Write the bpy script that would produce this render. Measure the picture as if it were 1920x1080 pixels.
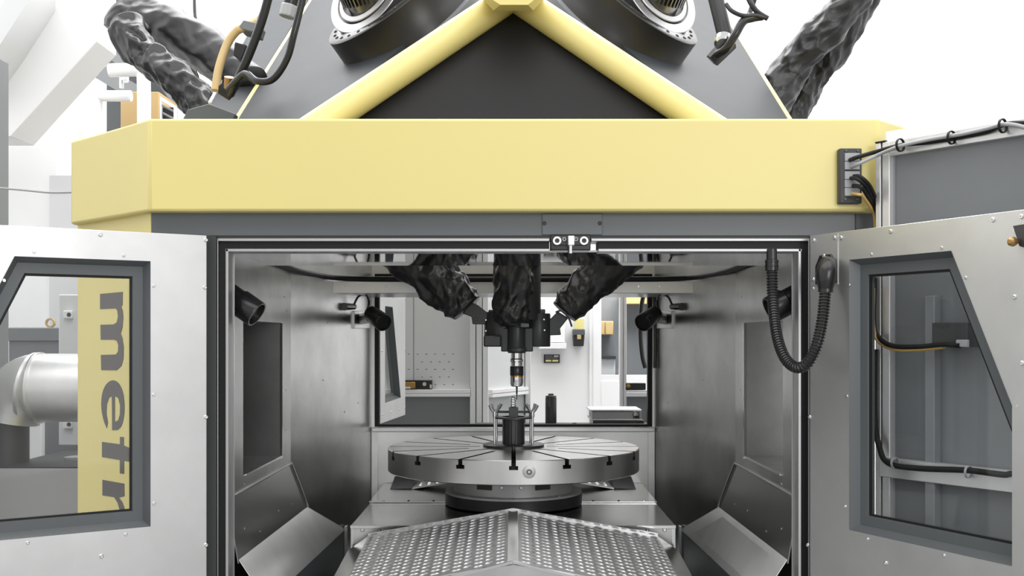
import bpy, bmesh, math, random
from mathutils import Vector, Matrix, noise
random.seed(7)
SC = bpy.context.scene
COL = SC.collection
for o in list(bpy.data.objects):
    bpy.data.objects.remove(o)

# ------------------------------------------------------------------ camera, sky, lights, exposure
F, U0, V0, ZC = 2050.0, 962.0, 632.0, 1.6          # focal length in pixels of a 1920 px wide frame, horizon, eye height
cd = bpy.data.cameras.new('camera'); cam = bpy.data.objects.new('camera', cd); COL.objects.link(cam)
cd.sensor_width = 36.0; cd.lens = 36.0 * F / 1920.0
cd.shift_x = -(U0 - 960.0) / 1920.0; cd.shift_y = (V0 - 540.0) / 1920.0
cam.location = (0, 0, ZC); cam.rotation_euler = (math.pi / 2, 0, 0)
cd.clip_start = 0.05; cd.clip_end = 100
SC.camera = cam
W = bpy.data.worlds.new('hall_light'); SC.world = W; W.use_nodes = True
W.node_tree.nodes['Background'].inputs[0].default_value = (1, 1, 1, 1)
W.node_tree.nodes['Background'].inputs[1].default_value = 0.68
def area(name, loc, aim, sx, sy, power):
    l = bpy.data.lights.new(name, 'AREA'); l.shape = 'RECTANGLE'; l.size = sx; l.size_y = sy; l.energy = power
    o = bpy.data.objects.new(name, l); COL.objects.link(o); o.location = loc
    o.rotation_euler = (Vector(aim) - Vector(loc)).to_track_quat('-Z', 'Y').to_euler()
    return o
area('overhead_fill_front', (0.3, 0.5, 6.8), (0.3, 1.0, 0.0), 10.0, 6.0, 310)  # unseen fill added overhead to light the front of the hall
area('overhead_fill_rear', (0.0, 7.2, 6.8), (0.0, 7.2, 0.0), 9.0, 3.5, 540)  # unseen fill added overhead to whiten the rear walls
area('window_behind_right', (2.7, -4.2, 2.9), (1.2, 3.2, 1.9), 3.0, 2.4, 110)
area('side_room_fill', (1.2, 10.4, 2.75), (1.2, 10.6, 0), 0.9, 0.9, 45)  # unseen fill added to brighten the room behind the glazed door
SC.view_settings.view_transform = 'Standard'; SC.view_settings.look = 'None'
SC.view_settings.gamma = 1.0; SC.view_settings.use_curve_mapping = False
SC.view_settings.exposure = 0.27
SC.cycles.max_bounces = 10; SC.cycles.transparent_max_bounces = 16
SC.cycles.sample_clamp_indirect = 6.0

# ------------------------------------------------------------------ materials
def lin(c):
    c = c / 255.0
    return c / 12.92 if c <= 0.04045 else ((c + 0.055) / 1.055) ** 2.4
def rgb(r, g, b): return (lin(r), lin(g), lin(b), 1.0)
MATS = {}
def mat(name, col, rough=0.5, metal=0.0, var=0.0, scale=6.0, stretch=(1, 1, 1), bump=0.0, bscale=None, spec=0.5, coat=0.0, rvar=0.0):
    m = bpy.data.materials.new(name); m.use_nodes = True
    nt = m.node_tree; b = nt.nodes['Principled BSDF']
    b.inputs['Base Color'].default_value = col; b.inputs['Roughness'].default_value = rough
    b.inputs['Metallic'].default_value = metal; b.inputs['Specular IOR Level'].default_value = spec
    if coat: b.inputs['Coat Weight'].default_value = coat; b.inputs['Coat Roughness'].default_value = 0.08
    if var or bump or rvar:
        tc = nt.nodes.new('ShaderNodeTexCoord'); mp = nt.nodes.new('ShaderNodeMapping')
        mp.inputs['Scale'].default_value = stretch
        nt.links.new(tc.outputs['Object'], mp.inputs['Vector'])
    if var or rvar:
        n = nt.nodes.new('ShaderNodeTexNoise'); n.inputs['Scale'].default_value = scale
        n.inputs['Detail'].default_value = 6.0; n.inputs['Roughness'].default_value = 0.6
        nt.links.new(mp.outputs['Vector'], n.inputs['Vector'])
    if var:
        r = nt.nodes.new('ShaderNodeMapRange'); r.inputs['From Min'].default_value = 0.3; r.inputs['From Max'].default_value = 0.7
        r.inputs['To Min'].default_value = 1.0 - var; r.inputs['To Max'].default_value = 1.0 + var * 0.5
        nt.links.new(n.outputs['Fac'], r.inputs['Value'])
        mx = nt.nodes.new('ShaderNodeVectorMath'); mx.operation = 'SCALE'
        mx.inputs[0].default_value = col[:3]; nt.links.new(r.outputs[0], mx.inputs['Scale'])
        nt.links.new(mx.outputs[0], b.inputs['Base Color'])
    if rvar:
        r2 = nt.nodes.new('ShaderNodeMapRange'); r2.inputs['From Min'].default_value = 0.3; r2.inputs['From Max'].default_value = 0.7
        r2.inputs['To Min'].default_value = max(0.03, rough - rvar); r2.inputs['To Max'].default_value = rough + rvar
        nt.links.new(n.outputs['Fac'], r2.inputs['Value']); nt.links.new(r2.outputs[0], b.inputs['Roughness'])
    if bump:
        n2 = nt.nodes.new('ShaderNodeTexNoise'); n2.inputs['Scale'].default_value = bscale or scale; n2.inputs['Detail'].default_value = 3.0
        nt.links.new(mp.outputs['Vector'], n2.inputs['Vector'])
        bp = nt.nodes.new('ShaderNodeBump'); bp.inputs['Strength'].default_value = bump; bp.inputs['Distance'].default_value = 0.02
        nt.links.new(n2.outputs['Fac'], bp.inputs['Height']); nt.links.new(bp.outputs[0], b.inputs['Normal'])
    MATS[name] = m
    return m
def glass(name, tint, refl=0.12):
    m = bpy.data.materials.new(name); m.use_nodes = True; nt = m.node_tree
    nt.nodes.remove(nt.nodes['Principled BSDF'])
    t = nt.nodes.new('ShaderNodeBsdfTransparent'); t.inputs[0].default_value = tint
    g = nt.nodes.new('ShaderNodeBsdfGlossy'); g.inputs['Roughness'].default_value = 0.02; g.inputs[0].default_value = (0.9, 0.9, 0.9, 1)
    fr = nt.nodes.new('ShaderNodeLayerWeight'); fr.inputs[0].default_value = 0.5
    pw = nt.nodes.new('ShaderNodeMath'); pw.operation = 'POWER'; pw.inputs[1].default_value = 5.0
    ml = nt.nodes.new('ShaderNodeMath'); ml.operation = 'MULTIPLY_ADD'; ml.inputs[1].default_value = 0.8; ml.inputs[2].default_value = refl
    nt.links.new(fr.outputs['Facing'], pw.inputs[0])
    mx = nt.nodes.new('ShaderNodeMixShader')
    nt.links.new(pw.outputs[0], ml.inputs[0]); nt.links.new(ml.outputs[0], mx.inputs[0])
    nt.links.new(t.outputs[0], mx.inputs[1]); nt.links.new(g.outputs[0], mx.inputs[2])
    nt.links.new(mx.outputs[0], nt.nodes['Material Output'].inputs[0])
    MATS[name] = m
    return m
M = MATS
mat('white_wall', rgb(240, 240, 240), 0.9)
mat('floor_grey', rgb(140, 141, 141), 0.55, var=0.15, scale=2)
mat('yellow_paint', rgb(224, 209, 134), 0.42, var=0.02, scale=1.5, spec=0.7)
mat('anthracite', rgb(88, 92, 94), 0.42, var=0.05, scale=4)
mat('anthracite_dark', rgb(56, 57, 58), 0.5)
mat('dome_grey', rgb(60, 63, 66), 0.45, var=0.08, scale=3, spec=0.06)
mat('dome_dark', rgb(37, 37, 38), 0.5, spec=0.15)
mat('header_grey', rgb(100, 104, 107), 0.42, var=0.05, scale=4)
mat('plate_grey', rgb(122, 125, 128), 0.42, var=0.06, scale=3, spec=0.3)
mat('rubber', rgb(26, 26, 26), 0.55, spec=0.3)
mat('black_gloss', rgb(33, 32, 31), 0.32, var=0.1, scale=3)
mat('black_metal', rgb(54, 55, 56), 0.36, metal=0.2)
mat('black_plastic', rgb(36, 36, 37), 0.25)
mat('fabric', rgb(31, 31, 32), 0.36, spec=0.6)
mat('fabric_black', rgb(30, 30, 31), 0.36, spec=0.6)
mat('door_steel', (0.70, 0.70, 0.695, 1), 0.40, metal=0.9, var=0.12, scale=2.6, bump=0.012, bscale=2.2)
mat('cabin_steel', (0.62, 0.62, 0.615, 1), 0.31, metal=1.0, var=0.20, scale=4.0, bump=0.03, bscale=1.6)
mat('cabin_steel_shaded', (0.36, 0.36, 0.355, 1), 0.28, metal=1.0, var=0.12, scale=2.2, bump=0.03, bscale=1.6)  # cabin steel with the dark surroundings it mirrors put into its colour
mat('mirror_steel', (0.56, 0.56, 0.56, 1), 0.035, metal=1.0, var=0.1, scale=5)
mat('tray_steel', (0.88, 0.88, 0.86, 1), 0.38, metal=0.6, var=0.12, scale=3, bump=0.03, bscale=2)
mat('cover_steel', (0.60, 0.60, 0.59, 1), 0.17, metal=1.0, var=0.12, scale=4, bump=0.03, bscale=2.5)
mat('table_steel', (0.66, 0.655, 0.65, 1), 0.30, metal=1.0, var=0.05, scale=30, stretch=(1, 1, 0.1))
mat('tread_steel', (0.50, 0.50, 0.50, 1), 0.42, metal=1.0, var=0.12, scale=25)
mat('bright_steel', (0.78, 0.78, 0.78, 1), 0.18, metal=1.0)
mat('tear_steel', (0.66, 0.66, 0.66, 1), 0.40, metal=1.0)
mat('trim_steel', (0.50, 0.50, 0.50, 1), 0.45, metal=0.9)
mat('chrome', (0.85, 0.85, 0.85, 1), 0.08, metal=1.0)
mat('gimbal_steel', (0.58, 0.58, 0.58, 1), 0.36, metal=1.0)
mat('fin_metal', (0.30, 0.29, 0.28, 1), 0.28, metal=1.0)
mat('aluminium', (0.74, 0.74, 0.74, 1), 0.38, metal=0.7)
mat('slot_dark', rgb(38, 38, 38), 0.6)
mat('dark_steel', (0.07, 0.07, 0.072, 1), 0.35, metal=0.6)
mat('ring_black', rgb(48, 48, 49), 0.4, metal=0.3)
mat('neck_grey', (0.46, 0.46, 0.46, 1), 0.42, metal=0.4)
mat('brass', rgb(170, 135, 85), 0.35, metal=0.8)
mat('gold', rgb(190, 150, 90), 0.3, metal=0.9)
mat('beige_hose', rgb(205, 178, 125), 0.5)
mat('yellow_cable', rgb(205, 168, 95), 0.45)
mat('grey_plastic', rgb(165, 166, 168), 0.45)
mat('light_grey', rgb(226, 227, 228), 0.6)
mat('mid_grey', rgb(128, 131, 134), 0.55)
mat('white_paint', rgb(246, 246, 246), 0.55)
mat('duct_metal', (0.86, 0.86, 0.86, 1), 0.36, metal=0.75, var=0.1, scale=8)
mat('cardboard', rgb(188, 160, 112), 0.8)
mat('tan_wood', rgb(200, 172, 120), 0.6)
mat('letter_grey', rgb(82, 78, 74), 0.4)
mat('note_yellow', rgb(235, 225, 150), 0.7)
mat('paper', rgb(225, 224, 220), 0.8)
mat('binder', rgb(150, 150, 152), 0.35)
mat('niche_shaded', rgb(92, 88, 85), 0.5)  # shade of the left niche put into the colour
glass('pane_glass', (0.96, 0.965, 0.965, 1), 0.03)
glass('clear_glass', (0.96, 0.965, 0.965, 1), 0.03)

# ------------------------------------------------------------------ helpers
CAMP = Vector((0, 0, ZC))
def P(u, v, y): return Vector(((u - U0) / F * y, y, ZC + (V0 - v) / F * y))
def hit(u, v, O, n):
    d = Vector(((u - U0) / F, 1.0, (V0 - v) / F)); n = Vector(n)
    return CAMP + d * (n.dot(Vector(O) - CAMP) / n.dot(d))
WM = {}
def root(name, loc, label, cat, group=None):
    o = bpy.data.objects.new(name, None); COL.objects.link(o); o.empty_display_size = 0.05
    o.location = loc; o['label'] = label; o['category'] = cat
    if group: o['group'] = group
    WM[o] = Matrix.Translation(Vector(loc))
    return o
def spline(pts, k=8):
    pts = [Vector(p) for p in pts]
    if len(pts) < 3: return pts
    q = [2 * pts[0] - pts[1]] + pts + [2 * pts[-1] - pts[-2]]
    out = []
    for i in range(1, len(q) - 2):
        a, b, c, d = q[i - 1], q[i], q[i + 1], q[i + 2]
        for j in range(k):
            t = j / k
            out.append(0.5 * ((2 * b) + (c - a) * t + (2 * a - 5 * b + 4 * c - d) * t * t + (3 * b - a - 3 * c + d) * t ** 3))
    out.append(pts[-1])
    return out
def frames(pts):
    n = len(pts); T = []
    for i in range(n):
        t = pts[min(i + 1, n - 1)] - pts[max(i - 1, 0)]
        T.append(t.normalized() if t.length > 1e-9 else Vector((0, 0, 1)))
    up = Vector((0, 0, 1)) if abs(T[0].z) < 0.9 else Vector((1, 0, 0))
    a = T[0].cross(up).normalized(); res = []
    for i in range(n):
        a = (a - T[i] * a.dot(T[i])).normalized()
        res.append((a, T[i].cross(a)))
    return res
def basis(ax):
    ax = Vector(ax).normalized()
    up = Vector((0, 0, 1)) if abs(ax.z) < 0.9 else Vector((0, 1, 0))
    a = ax.cross(up).normalized()
    return a, ax.cross(a), ax
class MB:
    def __init__(s): s.v = []; s.f = []; s.mir = False
    def face(s, pts):
        k = len(s.v); s.v += [Vector(p) for p in pts]; s.f.append(tuple(range(k, k + len(pts)))); return s
    def box(s, x0, x1, y0, y1, z0, z1):
        return s.prism([(x0, y0, z0), (x1, y0, z0), (x1, y1, z0), (x0, y1, z0)], (0, 0, z1 - z0))
    def bar(s, p0, p1, w, h, up=(0, 0, 1)):
        p0, p1 = Vector(p0), Vector(p1); d = (p1 - p0).normalized()
        a = d.cross(Vector(up)).normalized(); b = a.cross(d)
        a *= w / 2; b *= h / 2
        return s.prism([p0 - a - b, p0 + a - b, p0 + a + b, p0 - a + b], p1 - p0)
    def prism(s, pts, vec):
        k = len(s.v); n = len(pts); vec = Vector(vec)
        s.v += [Vector(p) for p in pts] + [Vector(p) + vec for p in pts]
        s.f.append(tuple(range(k + n - 1, k - 1, -1))); s.f.append(tuple(range(k + n, k + 2 * n)))
        for i in range(n):
            j = (i + 1) % n; s.f.append((k + i, k + j, k + n + j, k + n + i))
        return s
    def loft(s, rings, cap0=True, cap1=True):
        k = len(s.v); n = len(rings[0])
        for r in rings: s.v += [Vector(p) for p in r]
        for i in range(len(rings) - 1):
            for j in range(n):
                m = (j + 1) % n
                s.f.append((k + i * n + j, k + i * n + m, k + (i + 1) * n + m, k + (i + 1) * n + j))
        if cap0: s.f.append(tuple(range(k + n - 1, k - 1, -1)))
        if cap1: s.f.append(tuple(range(k + (len(rings) - 1) * n, k + len(rings) * n)))
        return s
    def cyl(s, p0, p1, r0, r1=None, n=24):
        p0, p1 = Vector(p0), Vector(p1); r1 = r0 if r1 is None else r1
        a, b, _ = basis(p1 - p0)
        ring = lambda c, r: [c + a * r * math.cos(2 * math.pi * i / n) + b * r * math.sin(2 * math.pi * i / n) for i in range(n)]
        return s.loft([ring(p0, r0), ring(p1, r1)])
    def lathe(s, prof, o, ax=(0, 0, 1), n=32, closed=False):
        o = Vector(o); a, b, c = basis(ax)
        rings = [[o + c * h + (a * math.cos(2 * math.pi * i / n) + b * math.sin(2 * math.pi * i / n)) * max(r, 1e-4) for i in range(n)] for r, h in prof]
        if closed: rings.append(rings[0]); return s.loft(rings, False, False)
        return s.loft(rings)
    def tube(s, pts, r, n=10, k=8, rfun=None):
        pts = spline(pts, k); fr = frames(pts); rings = []
        for i, (p, (a, b)) in enumerate(zip(pts, fr)):
            q = rfun(i, len(pts)) if rfun else r
            rings.append([p + a * q * math.cos(2 * math.pi * j / n) + b * q * math.sin(2 * math.pi * j / n) for j in range(n)])
        return s.loft(rings)
    def mx(s):
        s.v = [Vector((-p.x, p.y, p.z)) for p in s.v]; s.f = [tuple(reversed(f)) for f in s.f]; return s
def finish(me, mt, smooth):
    bm = bmesh.new(); bm.from_mesh(me); bmesh.ops.remove_doubles(bm, verts=bm.verts, dist=1e-6)
    bmesh.ops.recalc_face_normals(bm, faces=bm.faces); bm.to_mesh(me); bm.free()
    me.materials.append(M[mt])
    if smooth is not None:
        me.polygons.foreach_set('use_smooth', [True] * len(me.polygons))
        if smooth < 180: me.set_sharp_from_angle(angle=math.radians(smooth))
    me.update()
def link(name, me, parent, bev=0.0):
    o = bpy.data.objects.new(name, me); COL.objects.link(o)
    if parent is not None:
        o.parent = parent; WM[o] = WM[parent]
    else: WM[o] = Matrix()
    if bev:
        b = o.modifiers.new('bevel', 'BEVEL'); b.width = bev; b.segments = 2; b.limit_method = 'ANGLE'; b.angle_limit = math.radians(35)
    return o
def build(name, mb, mt, parent=None, smooth=35, bev=0.0, label=None, kind=None):
    me = bpy.data.meshes.new(name)
    inv = WM[parent].inverted() if parent is not None else Matrix()
    me.from_pydata([inv @ v for v in mb.v], [], mb.f)
    finish(me, mt, smooth)
    o = link(name, me, parent, bev)
    if parent is not None and parent.type == 'MESH': WM[o] = WM[parent]
    if label: o['label'] = label
    if kind: o['kind'] = kind
    return o
def tag(o, label, cat, group=None):
    o['label'] = label; o['category'] = cat
    if group: o['group'] = group
    return o
def struct(name, mb, mt, **k):
    o = build(name, mb, mt, **k); o['kind'] = 'structure'; return o
def cut_plate(name, outer, holes, O, ex, ey, thick, mt, parent=None, back=None, bev=0.0, smooth=35):
    """flat plate with holes: 2D outlines in the plane O + x*ex + y*ey, thickness goes along `back`"""
    cu = bpy.data.curves.new('tmp', 'CURVE'); cu.dimensions = '2D'; cu.fill_mode = 'BOTH'; cu.extrude = thick / 2
    for pl in [outer] + list(holes):
        sp = cu.splines.new('POLY'); sp.points.add(len(pl) - 1); sp.use_cyclic_u = True
        for i, p in enumerate(pl): sp.points[i].co = (p[0], p[1], 0, 1)
    ob = bpy.data.objects.new('tmp', cu); COL.objects.link(ob)
    dg = bpy.context.evaluated_depsgraph_get(); dg.update()
    me = bpy.data.meshes.new_from_object(ob.evaluated_get(dg)); me.name = name
    bpy.data.objects.remove(ob); bpy.data.curves.remove(cu)
    ex, ey = Vector(ex), Vector(ey); ez = ex.cross(ey)
    bk = Vector(back) if back is not None else -ez
    sgn = 1.0 if bk.dot(ez) > 0 else -1.0
    inv = WM[parent].inverted() if parent is not None else Matrix()
    for v in me.vertices:
        c = v.co; v.co = inv @ (Vector(O) + ex * c.x + ey * c.y + ez * (c.z + sgn * thick / 2))
    me.materials.clear()
    finish(me, mt, smooth)
    return link(name, me, parent, bev)
BOLT = {}
def bolt(parent, p, n, r=0.005, mt='bright_steel', name='bolt', h=0.6):
    key = (round(r, 4), mt, h)
    if key not in BOLT:
        mb = MB(); mb.lathe([(r, 0), (r, h * r * 0.6), (r * 0.75, h * r), (r * 0.4, h * r), (r * 0.4, h * r * 0.4)], (0, 0, 0), (0, 0, 1), 10)
        me = bpy.data.meshes.new(name); me.from_pydata(mb.v, [], mb.f); finish(me, mt, 35); BOLT[key] = me
    o = bpy.data.objects.new(name, BOLT[key]); COL.objects.link(o); o.parent = parent
    q = Vector(n).normalized().to_track_quat('Z', 'Y')
    o.matrix_local = WM[parent].inverted() @ Matrix.Translation(Vector(p)) @ q.to_matrix().to_4x4()
    return o
def inset(poly, d):
    n = len(poly); out = []
    A = sum(poly[i][0] * poly[(i + 1) % n][1] - poly[(i + 1) % n][0] * poly[i][1] for i in range(n))
    sg = 1 if A > 0 else -1
    for i in range(n):
        p0, p1, p2 = Vector(poly[i - 1]), Vector(poly[i]), Vector(poly[(i + 1) % n])
        e1, e2 = (p1 - p0).normalized(), (p2 - p1).normalized()
        n1, n2 = Vector((-e1.y, e1.x)) * sg, Vector((-e2.y, e2.x)) * sg
        b = (n1 + n2); b = b / max(0.2, b.length_squared) * 2 * d
        out.append((p1.x + b.x, p1.y + b.y))
    return out

# ------------------------------------------------------------------ the hall
struct('floor', MB().box(-7, 7, -5, 13, -0.1, 0), 'floor_grey')
YB = 9.0
def wx(u, y=YB): return (u - U0) / F * y
def wz(v, y=YB): return ZC + (V0 - v) / F * y
# back wall, with the glazed door opening right of the middle
dx0, dx1, dz1 = wx(1112), wx(1245), wz(545)
px = [(wx(1127), wx(1160.5)), (wx(1173), wx(1215))]; pz = (wz(703), wz(557))
wb = MB(); wb.box(-7, dx0, YB, YB + 0.2, 0, 7); wb.box(dx1, 7, YB, YB + 0.2, 0, 7); wb.box(dx0, dx1, YB, YB + 0.2, dz1, 7)
struct('wall_back', wb, 'white_wall')
struct('wall_left', MB().box(-5.2, -5.0, 2.2, YB, 0, 7), 'white_wall')
struct('wall_right', MB().box(5.0, 5.2, 2.2, YB, 0, 7), 'white_wall')

# ------------------------------------------------------------------ machine frame (yellow beam, columns, dome)
Y0 = 3.2
fr = root('milling_machine', (0, 4.4, 0), 'yellow and grey machine with wide front beam and pyramid of yellow tubes above', 'machine')
zt, zb = ZC + 410 / F * Y0, ZC + 236 / F * Y0
out = [(-1.446, 6.5), (-1.446, 3.575), (-1.065, 3.2), (1.07, 3.2), (1.446, 3.575), (1.446, 6.5)]
inn = [(1.31, 6.5), (1.31, 3.63), (1.02, 3.34), (-1.01, 3.34), (-1.31, 3.63), (-1.31, 6.5)]
b = MB()
# ring of quads instead of one concave cap
rings = []
for (o_, i_) in zip(out, reversed(inn)):
    rings.append([(o_[0], o_[1], zb), (o_[0], o_[1], zt), (i_[0], i_[1], zt), (i_[0], i_[1], zb)])
b.loft(rings)
build('front_beam', b, 'yellow_paint', fr, bev=0.008)
YH = 3.25
zh = ZC + 189 / F * YH
def yx(u, y=YH): return (u - U0) / F * y
def yz(v, y=YH): return ZC + (V0 - v) / F * y
build('header', MB().box(yx(283), yx(1604), YH, YH + 0.1, yz(443), zb + 0.02), 'header_grey', fr, bev=0.003)
build('header', MB().box(yx(1605.5), 1.09, YH + 0.01, YH + 0.1, yz(445), zb + 0.02), 'header_grey', fr, bev=0.003)
hp = build('header_plate', MB().box(yx(1016.5), yx(1129), YH - 0.006, YH + 0.02, yz(440.5), yz(401)), 'header_grey', fr, bev=0.0015)
bolt(fr, (yx(1020.5), YH - 0.006, yz(419)), (0, -1, 0), 0.006, 'anthracite_dark'); bolt(fr, (yx(1124.5), YH - 0.006, yz(419)), (0, -1, 0), 0.006, 'anthracite_dark')
build('header_lip', MB().box(yx(392), yx(1518), YH - 0.004, YH + 0.12, yz(447.5), yz(443.5)), 'anthracite_dark', fr)
# columns
CH0 = Vector((-1.076, 3.25, 0)); CHN = Vector((-1, -1, 0)).normalized(); CHE = Vector((-1, 1, 0)).normalized()
col = MB().prism([(-1.076, 3.25, 0), (-1.44, 3.614, 0), (-1.44, 4.1, 0), (-1.0, 4.1, 0), (-1.0, 3.36, 0), (-1.076, 3.36, 0)], (0, 0, zb + 0.02))
column = build('column', col, 'yellow_paint', fr, bev=0.004)
build('column', MB().prism([(1.03, 3.37, 0), (1.11, 3.37, 0), (1.11, 4.1, 0), (1.03, 4.1, 0)], (0, 0, zb + 0.02)), 'anthracite_dark', fr, bev=0.004)
for sx in (-1, 1):
    build('rear_column', MB().box(min(sx * 1.06, sx * 1.42), max(sx * 1.06, sx * 1.42), 6.1, 6.5, 0, zb + 0.02), 'mid_grey', fr, bev=0.004)
# lettering on the 45 degree column face, read from top to bottom
def onface(u, v):
    p = hit(u, v, CH0, CHN); return ((p - CH0).dot(CHE), p.z)
def zA(pts): return [onface(x / 3.375, 400 + y / 3.375) for x, y in pts]
def zB(pts): return [onface(x / 2.842, 700 + y / 2.842) for x, y in pts]
def rnd(pts, k=4):
    q = spline([Vector((p[0], p[1], 0)) for p in pts] , k); return [(p.x, p.y) for p in q]
m_ = [(635, 510), (778, 497), (776, 580), (768, 590), (778, 620), (781, 660), (776, 720), (765, 762), (776, 790), (784, 850), (782, 920), (770, 965), (740, 993), (642, 992), (640, 896), (735, 893), (748, 875), (750, 835), (742, 808), (725, 800), (639, 800), (637, 705), (720, 703), (740, 690), (748, 655), (744, 616), (735, 602), (635, 606)]
e_ = [(570, 293)] + rnd([(570, 293), (552, 245), (541, 175), (547, 105), (568, 58), (600, 37), (632, 52), (655, 98), (664, 165), (661, 230), (648, 280), (628, 302)])[1:] + [(599, 303), (597, 122), (582, 130), (570, 165), (568, 215), (576, 262)]
eh = [(613, 120), (632, 133), (641, 170), (640, 220), (631, 250), (613, 258)]
t_ = [(545, 365), (640, 378), (641, 338), (661, 340), (661, 384), (690, 397), (700, 412), (698, 472), (662, 466), (662, 536), (640, 533), (640, 462), (545, 446)]
r_ = [(547, 567), (663, 588), (664, 655), (634, 662), (652, 685), (663, 715), (667, 766), (640, 766), (638, 725), (628, 690), (610, 660), (547, 650)]
glyphs = [(zA(m_), []), (zB(e_), [zB(eh)]), (zB(t_), []), (zB(r_), [])]
shx, shz = 0.0, 0.0
c0 = [onface(205 + 22 * math.cos(a), 1030 + 50 * math.sin(a)) for a in [i * math.pi / 12 for i in range(24)]]
c1 = [onface(205 + 12 * math.cos(a), 1030 + 27 * math.sin(a)) for a in [i * math.pi / 12 for i in range(24)]]
mg = zA(m_); top = max(z for _, z in mg); lowo = min(z for _, z in c0)
glyphs += [(c0, [c1]), ([(x, z - top + lowo - 0.03) for x, z in mg], [])]
for gl, hl in glyphs:
    cut_plate('letter', gl, hl, CH0 + CHN * 0.0012, CHE, (0, 0, 1), 0.0012, 'letter_grey', column, back=-CHN, smooth=None)
# door opening trims
def trims(nm, u0, u1, y, yb, v_top, mt):       # one vertical post each side
    for a, b_ in ((u0, u1), (U0 * 2 + 1 - u1, U0 * 2 + 1 - u0)):
        build(nm, MB().box(yx(a), yx(b_), y, yb, 0.3, yz(v_top)), mt, fr, bev=0.0015)
trims('door_post', 391, 408.5, YH - 0.02, YH + 0.12, 444, 'anthracite_dark')
trims('outer_trim', 409, 411, YH - 0.012, YH + 0.1, 447.5, 'trim_steel')
trims('gasket', 411.5, 424.5, YH - 0.004, YH + 0.08, 453, 'rubber')
trims('inner_trim', 424.5, 430, YH - 0.012, YH + 0.045, 467, 'trim_steel')
for a, b_ in ((yx(411), yx(1030)), (yx(1108), yx(1515))):
    build('outer_trim', MB().box(a, b_, YH - 0.012, YH + 0.1, yz(453), yz(447.5)), 'trim_steel', fr, bev=0.0015)
    build('gasket', MB().box(a + 0.0205, b_ - (0.0205 if b_ > 0.5 else 0), YH - 0.004, YH + 0.08, yz(467), yz(453)), 'rubber', fr)
    build('inner_trim', MB().box(a + 0.021, b_ - (0.021 if b_ > 0.5 else 0), YH - 0.012, YH + 0.07, yz(472.5), yz(467)), 'trim_steel', fr, bev=0.0015)
# latch striker in the middle of the lintel
lb = build('latch_bracket', MB().box(yx(1032), yx(1107), YH - 0.01, YH + 0.06, yz(469.5), yz(441)), 'black_plastic', fr, bev=0.003)
build('bracket_face', MB().box(yx(1037), yx(1101), YH - 0.016, YH - 0.008, yz(461), yz(443)), 'anthracite_dark', lb, bev=0.003)
for u in (1044.5, 1095):
    build('washer', MB().lathe([(0.0125, 0), (0.0125, 0.006), (0.007, 0.006), (0.007, 0)], P(u, 451.5, YH - 0.016), (0, -1, 0), 20, closed=True), 'white_paint', lb)
for u in (1058, 1080):
    build('screw', MB().lathe([(0.006, 0), (0.006, 0.004), (0.003, 0.004), (0.003, 0)], P(u, 448.5, YH - 0.016), (0, -1, 0), 14, closed=True), 'grey_plastic', lb)
build('striker_block', MB().box(yx(1064), yx(1076), YH - 0.04, YH - 0.008, yz(462), yz(444)), 'aluminium', lb, bev=0.002)
build('striker_pin', MB().cyl(P(1070, 460, YH - 0.03), P(1070, 475, YH - 0.03), 0.0055, n=14), 'bright_steel', lb)

# dome: tubes, node, plates
A_L = P(618, 222, 3.38); A_R = P(1306, 222, 3.38); ND = P(962, -8, 3.8)
def ext(a, b, k): return a + (b - a) * k
for a in (A_L, A_R):
    build('tube', MB().cyl(ext(a, ND, -0.18), ext(a, ND, 0.985), 0.049, n=32), 'yellow_paint', fr)
nd = MB()
def ngon(c, ru, rv, k, y): return [P(c[0] + ru * math.cos(t), c[1] + rv * math.sin(t), y) for t in k]
nb = [P(u, v, 3.60) for u, v in ((905, -2), (925, 20), (1000, 20), (1020, -2), (1010, -60), (915, -60))]
nf = [P(u, v, 3.54) for u, v in ((918, -4), (938, 9), (990, 9), (1006, -4), (1000, -50), (926, -50))]
nbk = [P(u, v, 3.80) for u, v in ((905, -6), (935, 14), (990, 14), (1020, -6), (1010, -60), (915, -60))]
nd.loft([nbk, nb, nf]); build('node', nd, 'yellow_paint', fr, smooth=20)
nC = (A_R - A_L).cross(ND - A_L).normalized()
if nC.y > 0: nC = -nC
ctr = [P(630, 226, 3.40), P(1296, 226, 3.40), ND]
build('front_plate', MB().prism([p - nC * 0.03 for p in (ext(ND, ctr[0], 1.15), ext(ND, ctr[1], 1.15), ND)], -nC * 0.02), 'dome_dark', fr, smooth=None)
def side_plates(s):
    # plate between tube and yellow edge, mirrored by s
    B = P(440, 222, 4.36); A_3 = P(618, 222, 3.50); N_3 = P(962, -8, 3.95)
    n = (N_3 - A_3).cross(B - A_3).normalized()
    if n.y > 0: n = -n
    C = hit(580, 0, A_3, n)
    B2 = B + (B - C) * 0.25; C2 = C + (C - B) * 0.35
    A2 = ext(N_3, A_3, 1.2)
    f = lambda mb: mb.mx() if s > 0 else mb
    pl = build('side_plate', f(MB().prism([A2, B2, C2, N_3 + (C2 - C) + (N_3 - A_3) * 0.2], -n * 0.03)), 'dome_grey', fr, smooth=None)
    e = n.cross(C - B).normalized()
    if e.x > 0: e = -e
    # yellow edge strip
    w = 0.026
    build('edge_strip', f(MB().prism([B2 + n * 0.002, C2 + n * 0.002, C2 + n * 0.002 - e * w, B2 + n * 0.002 - e * w], -n * 0.036)), 'yellow_paint', fr, smooth=None)
    return A_L, n, B, C, e
AL, nL, BL, CL, eL = side_plates(-1)
side_plates(1)
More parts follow.
